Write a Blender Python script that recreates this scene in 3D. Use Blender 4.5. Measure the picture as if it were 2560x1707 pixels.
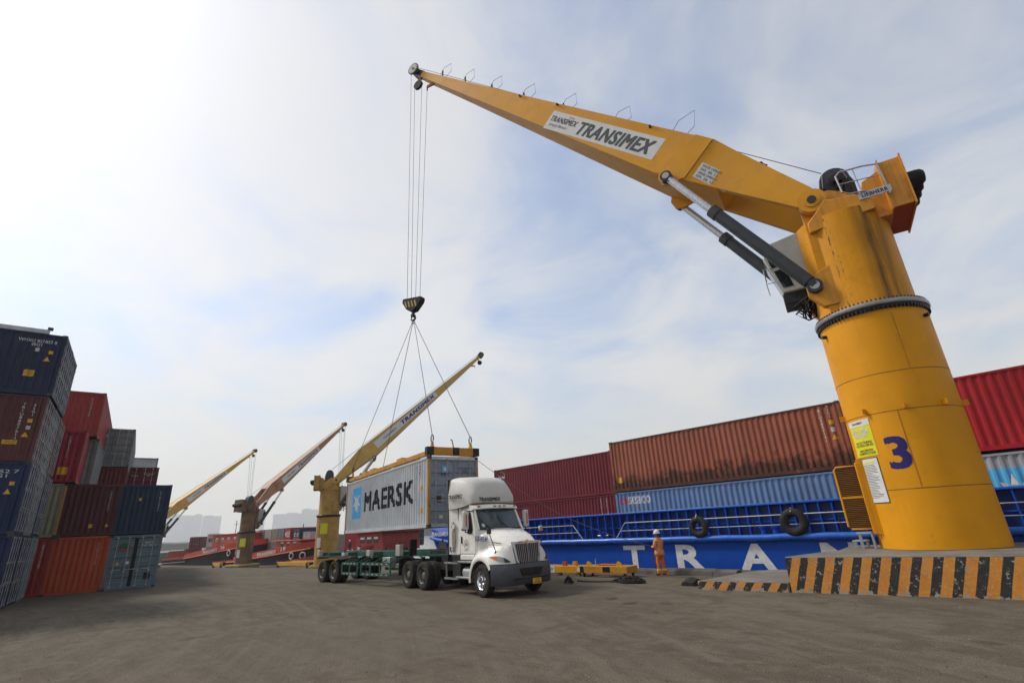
import bpy, bmesh, math, random
from math import sin, cos, pi, radians, sqrt, atan2, hypot
from mathutils import Vector, Matrix

random.seed(7)
for o in list(bpy.data.objects):
    bpy.data.objects.remove(o)
SC = bpy.context.scene
COL = SC.collection

# ------------------------------------------------------------------ camera
# World: X runs along the quay (to the right), Y out towards the moored ship, Z up.
CAM_H = 2.1
TH = radians(-44.44)
def cam_to_world(x, y):
    a = (-sin(TH), -cos(TH)); n = (cos(TH), -sin(TH))
    return (x * a[0] + y * a[1], x * n[0] + y * n[1])
PITCH, ROLL = radians(20.38), radians(-3.1)
fw = Vector((0, cos(PITCH), sin(PITCH))); up = Vector((0, -sin(PITCH), cos(PITCH))); rt = Vector((1, 0, 0))
r2 = cos(ROLL) * rt + sin(ROLL) * up
u2 = -sin(ROLL) * rt + cos(ROLL) * up
def v2w(v):
    a, n = cam_to_world(v.x, v.y)
    return Vector((a, n, v.z))
R_, U_, F_ = v2w(r2), v2w(u2), v2w(fw)
cd = bpy.data.cameras.new("camera")
cam = bpy.data.objects.new("camera", cd)
COL.objects.link(cam)
m3 = Matrix((R_, U_, -F_)).transposed()
cam.matrix_world = Matrix.Translation((0, 0, CAM_H)) @ m3.to_4x4()
cd.sensor_width = 36.0
cd.lens = 1250.0 / 2560.0 * 36.0
cd.clip_start = 0.1
cd.clip_end = 9000
SC.camera = cam

# ------------------------------------------------------------------ sky, sun, exposure
SUN_AZ_CAM = radians(-72.0)      # measured from the viewing direction, to the left
SUN_EL = radians(47.0)
sx, sy = cam_to_world(sin(SUN_AZ_CAM), cos(SUN_AZ_CAM))
SUN_DIR = Vector((sx * cos(SUN_EL), sy * cos(SUN_EL), sin(SUN_EL)))
W = bpy.data.worlds.new("World"); SC.world = W; W.use_nodes = True
nt = W.node_tree; nt.nodes.clear()
out = nt.nodes.new("ShaderNodeOutputWorld"); bg = nt.nodes.new("ShaderNodeBackground")
sky = nt.nodes.new("ShaderNodeTexSky"); sky.sky_type = 'NISHITA'; sky.sun_disc = False
sky.sun_elevation = SUN_EL
sky.sun_rotation = atan2(SUN_DIR.x, SUN_DIR.y)
sky.air_density = 1.0; sky.dust_density = 1.6; sky.ozone_density = 2.0; sky.altitude = 0
def NN(t, **kw):
    n = nt.nodes.new(t)
    for k, v in kw.items(): setattr(n, k, v)
    return n
tc = NN("ShaderNodeTexCoord")
sep = NN("ShaderNodeSeparateXYZ"); nt.links.new(tc.outputs["Generated"], sep.inputs[0])
zc = NN("ShaderNodeMath", operation='MAXIMUM'); nt.links.new(sep.outputs[2], zc.inputs[0]); zc.inputs[1].default_value = 0.0
za = NN("ShaderNodeMath", operation='ADD'); nt.links.new(zc.outputs[0], za.inputs[0]); za.inputs[1].default_value = 0.28
dx = NN("ShaderNodeMath", operation='DIVIDE'); nt.links.new(sep.outputs[0], dx.inputs[0]); nt.links.new(za.outputs[0], dx.inputs[1])
dy = NN("ShaderNodeMath", operation='DIVIDE'); nt.links.new(sep.outputs[1], dy.inputs[0]); nt.links.new(za.outputs[0], dy.inputs[1])
cmb = NN("ShaderNodeCombineXYZ"); nt.links.new(dx.outputs[0], cmb.inputs[0]); nt.links.new(dy.outputs[0], cmb.inputs[1])
cn = NN("ShaderNodeTexNoise"); cn.inputs["Scale"].default_value = 2.1; cn.inputs["Detail"].default_value = 7; cn.inputs["Roughness"].default_value = 0.55; cn.inputs["Distortion"].default_value = 0.5
nt.links.new(cmb.outputs[0], cn.inputs["Vector"])
cn2 = NN("ShaderNodeTexNoise"); cn2.inputs["Scale"].default_value = 0.7; cn2.inputs["Detail"].default_value = 3
nt.links.new(cmb.outputs[0], cn2.inputs["Vector"])
cadd = NN("ShaderNodeMath", operation='MULTIPLY_ADD'); nt.links.new(cn2.outputs[0], cadd.inputs[0]); cadd.inputs[1].default_value = 0.5; nt.links.new(cn.outputs[0], cadd.inputs[2])
cr = NN("ShaderNodeMapRange"); nt.links.new(cadd.outputs[0], cr.inputs[0])
cr.inputs[1].default_value = 0.56; cr.inputs[2].default_value = 0.92; cr.inputs[3].default_value = 0.0; cr.inputs[4].default_value = 1.0; cr.interpolation_type = 'SMOOTHSTEP'
bw = NN("ShaderNodeRGBToBW"); nt.links.new(sky.outputs[0], bw.inputs[0])
cw = NN("ShaderNodeMixRGB"); cw.blend_type = 'MULTIPLY'; cw.inputs[0].default_value = 1.0
nt.links.new(bw.outputs[0], cw.inputs[1]); cw.inputs[2].default_value = (0.42, 0.42, 0.42, 1)
cplus = NN("ShaderNodeMixRGB"); cplus.blend_type = 'ADD'; cplus.inputs[0].default_value = 1.0
nt.links.new(cw.outputs[0], cplus.inputs[1]); cplus.inputs[2].default_value = (3.75, 3.75, 3.70, 1)
cfac = NN("ShaderNodeMath", operation='MULTIPLY_ADD'); nt.links.new(cr.outputs[0], cfac.inputs[0]); cfac.inputs[1].default_value = 0.52; cfac.inputs[2].default_value = 0.38
hzr = NN("ShaderNodeMapRange"); nt.links.new(sep.outputs[2], hzr.inputs[0]); hzr.inputs[1].default_value = 0.0; hzr.inputs[2].default_value = 0.42; hzr.inputs[3].default_value = 0.85; hzr.inputs[4].default_value = 0.0
hzr.interpolation_type = 'SMOOTHSTEP'
mixs = NN("ShaderNodeMixRGB"); nt.links.new(cfac.outputs[0], mixs.inputs[0]); hsv = NN("ShaderNodeHueSaturation"); hsv.inputs["Saturation"].default_value = 1.35; hsv.inputs["Value"].default_value = 1.12; nt.links.new(sky.outputs[0], hsv.inputs["Color"]); nt.links.new(hsv.outputs[0], mixs.inputs[1]); nt.links.new(cplus.outputs[0], mixs.inputs[2])
mixh = NN("ShaderNodeMixRGB"); nt.links.new(hzr.outputs[0], mixh.inputs[0]); nt.links.new(mixs.outputs[0], mixh.inputs[1]); mixh.inputs[2].default_value = (4.05, 3.93, 3.60, 1)
nt.links.new(mixh.outputs[0], bg.inputs[0]); bg.inputs[1].default_value = 0.15
nt.links.new(bg.outputs[0], out.inputs[0])

sl = bpy.data.lights.new("sun", 'SUN'); sl.energy = 2.4; sl.angle = radians(9); sl.color = (1.0, 0.95, 0.87)
so = bpy.data.objects.new("sun", sl); COL.objects.link(so)
so.rotation_euler = (-SUN_DIR).to_track_quat('-Z', 'Y').to_euler()
SC.view_settings.view_transform = 'Standard'; SC.view_settings.look = 'None'
SC.view_settings.exposure = 0.14; SC.view_settings.gamma = 1.0; SC.view_settings.use_curve_mapping = False
SC.render.engine = 'CYCLES'
SC.cycles.use_denoising = True
SC.cycles.max_bounces = 6; SC.cycles.diffuse_bounces = 3; SC.cycles.glossy_bounces = 3
SC.cycles.transmission_bounces = 4; SC.cycles.volume_bounces = 1
SC.cycles.use_adaptive_sampling = True; SC.cycles.adaptive_threshold = 0.02

# ------------------------------------------------------------------ materials
MATS = {}
def mat(name, col, rough=0.55, metal=0.0, vary=0.25, dirt=0.0, dirtcol=(0.045, 0.035, 0.025), scale=1.5,
        streak=0.0, rust=0.0, rustcol=(0.10, 0.035, 0.012), bump=0.0, bscale=30.0, spec=0.3, fade=0.0, coat=0.0, low=None, bands=()):
    if name in MATS: return MATS[name]
    m = bpy.data.materials.new(name); m.use_nodes = True
    t = m.node_tree; b = t.nodes["Principled BSDF"]
    L = t.links.new
    def N(ty, **kw):
        n = t.nodes.new(ty)
        for k, v in kw.items(): setattr(n, k, v)
        return n
    b.inputs["Roughness"].default_value = rough; b.inputs["Metallic"].default_value = metal
    b.inputs["Specular IOR Level"].default_value = spec
    if coat: b.inputs["Coat Weight"].default_value = coat; b.inputs["Coat Roughness"].default_value = 0.15
    co = N("ShaderNodeTexCoord"); oi = N("ShaderNodeObjectInfo")
    off = N("ShaderNodeVectorMath", operation='MULTIPLY_ADD')
    L(oi.outputs["Random"], off.inputs[0]); off.inputs[1].default_value = (37, 53, 71); L(co.outputs["Object"], off.inputs[2])
    def noise(sc, det=5, ro=0.6, vec=None, dist=0):
        n = N("ShaderNodeTexNoise"); n.inputs["Scale"].default_value = sc; n.inputs["Detail"].default_value = det
        n.inputs["Roughness"].default_value = ro; n.inputs["Distortion"].default_value = dist
        L((vec or off).outputs[0], n.inputs["Vector"]); return n
    def ramp(src, lo, hi, a=0.0, bb=1.0):
        r = N("ShaderNodeMapRange"); L(src, r.inputs[0]); r.inputs[1].default_value = lo; r.inputs[2].default_value = hi
        r.inputs[3].default_value = a; r.inputs[4].default_value = bb; return r.outputs[0]
    def mix(fac, a, bcol, mode='MIX'):
        x = N("ShaderNodeMixRGB", blend_type=mode)
        if isinstance(fac, float): x.inputs[0].default_value = fac
        else: L(fac, x.inputs[0])
        if isinstance(a, tuple): x.inputs[1].default_value = (*a, 1)
        else: L(a, x.inputs[1])
        if isinstance(bcol, tuple): x.inputs[2].default_value = (*bcol, 1)
        else: L(bcol, x.inputs[2])
        return x.outputs[0]
    cur = tuple(col)
    n1 = noise(scale, 6)
    dark = tuple(c * (1 - vary) for c in col); light = tuple(min(1, c * (1 + vary * 0.7) + 0.02 * vary) for c in col)
    cur = mix(ramp(n1.outputs[0], 0.3, 0.7), dark, light)
    if fade:
        g = sum(col) / 3 * 0.6 + 0.22
        fd = tuple(c * 0.45 + g * 0.55 for c in col)
        nf = noise(scale * 0.6, 4)
        cur = mix(ramp(nf.outputs[0], 0.45, 0.75, 0, fade), cur, fd)
    if streak:
        mp = N("ShaderNodeMapping"); L(off.outputs[0], mp.inputs[0]); mp.inputs["Scale"].default_value = (9, 9, 0.5)
        ns = noise(1.0, 5, 0.6, mp)
        cur = mix(ramp(ns.outputs[0], 0.5, 0.75, 0, streak), cur, dirtcol)
    if dirt:
        nd = noise(scale * 2.3, 8, 0.7)
        cur = mix(ramp(nd.outputs[0], 0.52, 0.72, 0, dirt), cur, dirtcol)
    if rust:
        nr = noise(scale * 6, 8, 0.72, None, 0.6)
        cur = mix(ramp(nr.outputs[0], 0.66 - 0.08 * rust, 0.70 - 0.05 * rust, 0, min(1, 0.4 + rust)), cur, rustcol)
    if low is not None:     # splashed dirt: (z of top, colour, strength, scale)
        zt, lc, ls, lsc = low
        sp = N("ShaderNodeSeparateXYZ"); L(co.outputs["Object"], sp.inputs[0])
        zz = ramp(sp.outputs[2], zt, zt - 1.6, 0.0, 0.55)
        nl = noise(lsc, 8, 0.7, None, 0.8)
        ad = N("ShaderNodeMath", operation='ADD'); L(zz, ad.inputs[0]); L(nl.outputs[0], ad.inputs[1])
        cur = mix(ramp(ad.outputs[0], 0.82, 1.0, 0, ls), cur, lc)
    for (bx_, by_, pos, wid, stren, nsc, lo_, hi_, bcol) in bands:     # run-down grime in strips of its own
        sp2 = N("ShaderNodeSeparateXYZ"); L(co.outputs["Object"], sp2.inputs[0])
        def M2(op, a, c_):
            n_ = N("ShaderNodeMath", operation=op)
            for i, q_ in enumerate((a, c_)):
                if isinstance(q_, (int, float)): n_.inputs[i].default_value = q_
                else: L(q_, n_.inputs[i])
            return n_.outputs[0]
        pp_ = M2('ADD', M2('MULTIPLY', sp2.outputs[0], bx_), M2('MULTIPLY', sp2.outputs[1], by_))
        ds = M2('ABSOLUTE', M2('SUBTRACT', pp_, pos), 0)
        msk = ramp(ds, 0.0, wid, 1, 0)
        mp2 = N("ShaderNodeMapping"); L(co.outputs["Object"], mp2.inputs[0]); mp2.inputs["Scale"].default_value = nsc
        nn_ = noise(1.0, 6, 0.65, mp2)
        f_ = M2('MULTIPLY', M2('MULTIPLY', msk, ramp(nn_.outputs[0], lo_, hi_)), stren)
        cur = mix(f_, cur, bcol)
    L(cur, b.inputs["Base Color"])
    nr2 = noise(scale * 4, 4)
    L(ramp(nr2.outputs[0], 0.3, 0.7, max(0.02, rough - 0.1), min(1, rough + 0.12)), b.inputs["Roughness"])
    if bump:
        nb = noise(bscale, 4); bp = N("ShaderNodeBump"); bp.inputs["Strength"].default_value = bump; bp.inputs["Distance"].default_value = 0.02
        L(nb.outputs[0], bp.inputs["Height"]); L(bp.outputs[0], b.inputs["Normal"])
    MATS[name] = m
    return m

YELLOW = (0.66, 0.28, 0.006)
M_yel = mat("crane yellow paint", YELLOW, 0.5, vary=0.10, dirt=0.14, dirtcol=(0.22, 0.085, 0.006), streak=0.08, rust=0.14, rustcol=(0.06, 0.025, 0.008), scale=0.7, fade=0.0, spec=0.16, bands=((0.42, -0.91, 0.35, 0.9, 0.55, (1.6, 1.6, 0.7), 0.58, 0.72, (0.16, 0.06, 0.006)), (0.42, -0.91, 0.0, 3.0, 0.9, (7, 7, 2.2), 0.70, 0.73, (0.07, 0.03, 0.01))))
M_yel_top = mat("crane yellow paint weathered", (0.62, 0.26, 0.014), 0.45, vary=0.16, dirt=0.35, dirtcol=(0.14, 0.055, 0.012), streak=0.35, rust=0.28, rustcol=(0.04, 0.02, 0.01), scale=0.8, fade=0.12)
M_yel_boom = mat("boom yellow paint", (0.66, 0.30, 0.018), 0.5, spec=0.2, vary=0.10, dirt=0.18, dirtcol=(0.2, 0.09, 0.03), rust=0.22, rustcol=(0.06, 0.03, 0.015), scale=0.6, fade=0.18)
M_red_ox = mat("inside red oxide paint", (0.38, 0.075, 0.015), 0.6, vary=0.15, dirt=0.2)
M_dkgrey = mat("dark grey machine paint", (0.035, 0.04, 0.045), 0.45, vary=0.2, dirt=0.3, dirtcol=(0.08, 0.07, 0.06), scale=2)
M_black = mat("black rubber", (0.012, 0.012, 0.012), 0.75, vary=0.4, dirt=0.35, dirtcol=(0.06, 0.05, 0.04), scale=3)
M_grease = mat("black grease", (0.012, 0.01, 0.009), 0.4, vary=0.5, scale=5)
M_steel = mat("bare steel", (0.32, 0.32, 0.31), 0.38, metal=0.9, vary=0.2, dirt=0.3, scale=3)
M_chrome = mat("chrome", (0.75, 0.76, 0.78), 0.12, metal=1.0, vary=0.06, scale=4)
M_rod = mat("polished rod", (0.52, 0.53, 0.54), 0.3, metal=0.55, vary=0.1, scale=3)
M_galv = mat("galvanised steel", (0.42, 0.43, 0.43), 0.5, metal=0.5, vary=0.2, dirt=0.2, scale=4)
M_wire = mat("steel wire rope", (0.10, 0.10, 0.105), 0.55, metal=0.4, vary=0.2)
M_white = mat("white sign board", (0.62, 0.62, 0.60), 0.5, vary=0.08, dirt=0.12, dirtcol=(0.3, 0.27, 0.22), scale=2)
M_ltgrey = mat("light grey cab paint", (0.42, 0.42, 0.38), 0.5, vary=0.1, dirt=0.2, dirtcol=(0.15, 0.12, 0.09), scale=2)
M_ink = mat("grey lettering", (0.075, 0.08, 0.085), 0.6, vary=0.1)
M_inkblk = mat("black lettering", (0.012, 0.013, 0.015), 0.6, vary=0.1)
M_inkred = mat("red lettering", (0.55, 0.04, 0.02), 0.6, vary=0.1)
M_inkblue = mat("blue lettering", (0.018, 0.012, 0.13), 0.5, vary=0.1)
M_inkwhite = mat("white lettering", (0.62, 0.62, 0.60), 0.6, vary=0.15, dirt=0.2, dirtcol=(0.25, 0.2, 0.17), scale=5)
M_mark = mat("worn white marking", (0.5, 0.48, 0.46), 0.6, vary=0.2, dirt=0.35, dirtcol=(0.15, 0.06, 0.05), scale=6)
M_yelsign = mat("yellow warning sign", (0.66, 0.60, 0.02), 0.5, vary=0.08, dirt=0.12, scale=2)
M_ylabel = mat("yellow label", (0.66, 0.36, 0.015), 0.55, vary=0.15, scale=4)
def glass(name, col, rough=0.06):
    m = mat(name, col, rough, vary=0.3, spec=0.6, scale=2); return m
M_glass = glass("dark window glass", (0.012, 0.016, 0.018))
M_lens = mat("lamp lens", (0.30, 0.30, 0.28), 0.08, vary=0.2, scale=10)
M_amber = mat("amber lamp", (0.55, 0.12, 0.01), 0.3, vary=0.1)

# ------------------------------------------------------------------ mesh helpers
def _set(o, label=None, cat=None, group=None, kind=None):
    if label: o["label"] = label
    if cat: o["category"] = cat
    if group: o["group"] = group
    if kind: o["kind"] = kind
    return o
def thing(name, label, cat, loc=(0, 0, 0), rotz=0.0, group=None):
    o = bpy.data.objects.new(name, None); COL.objects.link(o); o.empty_display_size = 0.2
    o.location = loc; o.rotation_euler = (0, 0, rotz)
    return _set(o, label, cat, group)

class MB:
    def __init__(s): s.v = []; s.f = []
    def add(s, vs, fs):
        k = len(s.v); s.v += [tuple(p) for p in vs]; s.f += [tuple(i + k for i in f) for f in fs]; return s
    def box(s, c, d, rz=0.0, rx=0.0, ry=0.0):
        M = Matrix.Rotation(rz, 3, 'Z') @ Matrix.Rotation(ry, 3, 'Y') @ Matrix.Rotation(rx, 3, 'X')
        vs = []
        for x in (-.5, .5):
            for y in (-.5, .5):
                for z in (-.5, .5):
                    vs.append(Vector(c) + M @ Vector((x * d[0], y * d[1], z * d[2])))
        return s.add(vs, [(0, 1, 3, 2), (4, 6, 7, 5), (0, 4, 5, 1), (2, 3, 7, 6), (0, 2, 6, 4), (1, 5, 7, 3)])
    def bar(s, p, q, w, h=None, upv=(0, 0, 1)):
        p, q = Vector(p), Vector(q); d = q - p; L = d.length; d.normalize()
        h = h or w; U = Vector(upv)
        if abs(d.dot(U)) > 0.98: U = Vector((1, 0, 0))
        sd = d.cross(U).normalized(); U = sd.cross(d)
        vs = []
        for e in (p, q):
            for a, b in ((-1, -1), (1, -1), (1, 1), (-1, 1)): vs.append(e + sd * a * w / 2 + U * b * h / 2)
        return s.add(vs, [(0, 3, 2, 1), (4, 5, 6, 7), (0, 1, 5, 4), (1, 2, 6, 5), (2, 3, 7, 6), (3, 0, 4, 7)])
    def cyl(s, p, q, r, r1=None, n=16, caps=True):
        p, q = Vector(p), Vector(q); d = (q - p).normalized(); r1 = r if r1 is None else r1
        U = Vector((0, 0, 1)) if abs(d.z) < 0.9 else Vector((1, 0, 0))
        a = d.cross(U).normalized(); b = a.cross(d)
        vs = []
        for e, rr in ((p, r), (q, r1)):
            for i in range(n):
                t = 2 * pi * i / n; vs.append(e + a * rr * cos(t) + b * rr * sin(t))
        fs = [(i, i + n, (i + 1) % n + n, (i + 1) % n) for i in range(n)]
        if caps: fs += [tuple(range(n)), tuple(range(2 * n - 1, n - 1, -1))]
        return s.add(vs, fs)
    def tube(s, pts, r, n=6, closed=False):
        pts = [Vector(p) for p in pts]; m = len(pts); rings = []
        for i, p in enumerate(pts):
            if closed: d = pts[(i + 1) % m] - pts[i - 1]
            else: d = pts[min(i + 1, m - 1)] - pts[max(i - 1, 0)]
            d.normalize()
            U = Vector((0, 0, 1)) if abs(d.z) < 0.95 else Vector((1, 0, 0))
            a = d.cross(U).normalized(); b = a.cross(d)
            rings.append([p + a * r * cos(2 * pi * k / n) + b * r * sin(2 * pi * k / n) for k in range(n)])
        vs = [v for g in rings for v in g]; fs = []
        for i in range(m if closed else m - 1):
            j = (i + 1) % m
            for k in range(n): fs.append((i * n + k, j * n + k, j * n + (k + 1) % n, i * n + (k + 1) % n))
        if not closed: fs += [tuple(range(n - 1, -1, -1)), tuple(range((m - 1) * n, m * n))]
        return s.add(vs, fs)
    def prism(s, poly, h0, h1, ax='z'):
        """poly of 2D points swept between h0 and h1 along axis ax. ax 'y': poly is (x,z); 'x': (y,z); 'z': (x,y)"""
        n = len(poly)
        def P(p, h):
            return (p[0], p[1], h) if ax == 'z' else ((p[0], h, p[1]) if ax == 'y' else (h, p[0], p[1]))
        vs = [P(p, h0) for p in poly] + [P(p, h1) for p in poly]
        fs = [(i, (i + 1) % n, (i + 1) % n + n, i + n) for i in range(n)] + [tuple(range(n - 1, -1, -1)), tuple(range(n, 2 * n))]
        return s.add(vs, fs)
    def loft(s, secs, closed=True, caps=True):
        n = len(secs[0]); vs = [p for g in secs for p in g]; fs = []
        for i in range(len(secs) - 1):
            for k in range(n if closed else n - 1):
                fs.append((i * n + k, i * n + (k + 1) % n, (i + 1) * n + (k + 1) % n, (i + 1) * n + k))
        if caps: fs += [tuple(range(n - 1, -1, -1)), tuple(range((len(secs) - 1) * n, len(secs) * n))]
        return s.add(vs, fs)
    def lathe(s, prof, n=24, axis='z', c=(0, 0, 0)):
        """prof: (radius, h) list"""
        secs = []
        for r, hh in prof:
            g = []
            for i in range(n):
                t = 2 * pi * i / n; x, y = r * cos(t), r * sin(t)
                if axis == 'z': p = (c[0] + x, c[1] + y, c[2] + hh)
                elif axis == 'y': p = (c[0] + x, c[1] + hh, c[2] + y)
                else: p = (c[0] + hh, c[1] + x, c[2] + y)
                g.append(p)
            secs.append(g)
        return s.loft(secs, True, False)
    def mesh(s, name):
        me = bpy.data.meshes.new(name); me.from_pydata(s.v, [], s.f)
        bm = bmesh.new(); bm.from_mesh(me); bmesh.ops.recalc_face_normals(bm, faces=bm.faces); bm.to_mesh(me); bm.free()
        return me
    def build(s, name, m, parent=None, smooth=None, bevel=0.0, seg=2, kind=None, loc=None, rotz=None):
        return link(name, s.mesh(name), m, parent, smooth, bevel, seg, kind, loc, rotz)
def link(name, me, m, parent=None, smooth=None, bevel=0.0, seg=2, kind=None, loc=None, rotz=None):
    if m is not None:
        me.materials.clear(); me.materials.append(m)
    if smooth is not None:
        me.polygons.foreach_set("use_smooth", [True] * len(me.polygons))
        me.set_sharp_from_angle(angle=radians(smooth))
    o = bpy.data.objects.new(name, me); COL.objects.link(o)
    if parent: o.parent = parent
    if loc: o.location = loc
    if rotz is not None: o.rotation_euler = (0, 0, rotz)
    if bevel:
        b = o.modifiers.new("bevel", 'BEVEL'); b.width = bevel; b.segments = seg; b.limit_method = 'ANGLE'; b.angle_limit = radians(35)
        me.polygons.foreach_set("use_smooth", [True] * len(me.polygons)); me.set_sharp_from_angle(angle=radians(40))
        b.harden_normals = False
    if kind: o["kind"] = kind
    return o
def inst(name, me, m, parent, loc=(0, 0, 0), rotz=0.0, mtx=None):
    """object sharing mesh data, material on the object"""
    if len(me.materials) == 0: me.materials.append(None)
    o = bpy.data.objects.new(name, me); COL.objects.link(o)
    if parent: o.parent = parent
    if mtx is not None: o.matrix_local = mtx
    else: o.location = loc; o.rotation_euler = (0, 0, rotz)
    if m is not None:
        o.material_slots[0].link = 'OBJECT'; o.material_slots[0].material = m
    return o

# --- flat writing and marks
def frame(o, ux, vx):
    o, ux, vx = Vector(o), Vector(ux), Vector(vx)
    return lambda u, v: o + ux * u + vx * v
def _mapped(bm, fn, cuts):
    if cuts:
        for c in cuts:
            bmesh.ops.bisect_plane(bm, geom=bm.verts[:] + bm.edges[:] + bm.faces[:], plane_co=(c, 0, 0), plane_no=(1, 0, 0))
    for v in bm.verts: v.co = fn(v.co.x, v.co.y)
TXT = {}
def text(name, s, w, h, fn, m, parent, shear=0.0, bold=0.0, cuts=None, at=(0, 0), spacing=1.0, heavy=0.0):
    key = (s, shear, bold, spacing)
    if key not in TXT:
        cu = bpy.data.curves.new("t", 'FONT'); cu.body = s; cu.size = 1.0; cu.shear = shear; cu.offset = bold
        cu.space_character = spacing; cu.resolution_u = 3; cu.align_x = 'CENTER'; cu.space_line = 0.9
        ob = bpy.data.objects.new("t", cu); COL.objects.link(ob)
        dg = bpy.context.evaluated_depsgraph_get(); dg.update()
        me = bpy.data.meshes.new_from_object(ob.evaluated_get(dg))
        bpy.data.objects.remove(ob)
        TXT[key] = me
    me = TXT[key]
    bm = bmesh.new(); bm.from_mesh(me)
    if not bm.verts: bm.free(); return None
    xs = [v.co.x for v in bm.verts]; ys = [v.co.y for v in bm.verts]
    x0, x1, y0, y1 = min(xs), max(xs), min(ys), max(ys)
    if w is None: w = h * (x1 - x0) / (y1 - y0)
    for v in bm.verts:
        v.co = Vector(((v.co.x - (x0 + x1) / 2) / (x1 - x0) * w + at[0], (v.co.y - (y0 + y1) / 2) / (y1 - y0) * h + at[1], 0))
    if heavy:     # thicker strokes: the same letters set again a little to each side, each sheet a hair lower
        base = bm.copy(); big_ = bmesh.new(); k = 0
        for du, dv in ((0, 0), (-1, 0.6), (1, -0.6), (-1, -0.6), (1, 0.6)):
            c2 = base.copy()
            for v in c2.verts: v.co.x += du * heavy; v.co.y += dv * heavy
            _mapped(c2, fn, cuts)
            c2.normal_update(); c2.faces.ensure_lookup_table()
            n0 = c2.faces[0].normal.copy() if c2.faces else Vector((0, 0, 0))
            for v in c2.verts: v.co -= n0 * 0.0009 * k
            tm = bpy.data.meshes.new("tmp"); c2.to_mesh(tm); c2.free(); big_.from_mesh(tm); bpy.data.meshes.remove(tm); k += 1
        me2 = bpy.data.meshes.new(name); big_.to_mesh(me2); big_.free(); base.free(); bm.free()
        return link(name, me2, m, parent)
    _mapped(bm, fn, cuts)
    me2 = bpy.data.meshes.new(name); bm.to_mesh(me2); bm.free()
    return link(name, me2, m, parent)
def flat(name, pts, fn, m, parent, cuts=None):
    bm = bmesh.new(); vs = [bm.verts.new((p[0], p[1], 0)) for p in pts]; bm.faces.new(vs)
    bmesh.ops.triangulate(bm, faces=bm.faces[:]) if len(pts) > 4 else None
    _mapped(bm, fn, cuts)
    me = bpy.data.meshes.new(name); bm.to_mesh(me); bm.free()
    return link(name, me, m, parent)
def rect(w, h, c=(0, 0)):
    return [(c[0] - w / 2, c[1] - h / 2), (c[0] + w / 2, c[1] - h / 2), (c[0] + w / 2, c[1] + h / 2), (c[0] - w / 2, c[1] + h / 2)]
def star(r, n=7, k=0.42, c=(0, 0)):
    return [(c[0] + (r if i % 2 == 0 else r * k) * sin(pi * i / n), c[1] + (r if i % 2 == 0 else r * k) * cos(pi * i / n)) for i in range(2 * n)]

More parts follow.
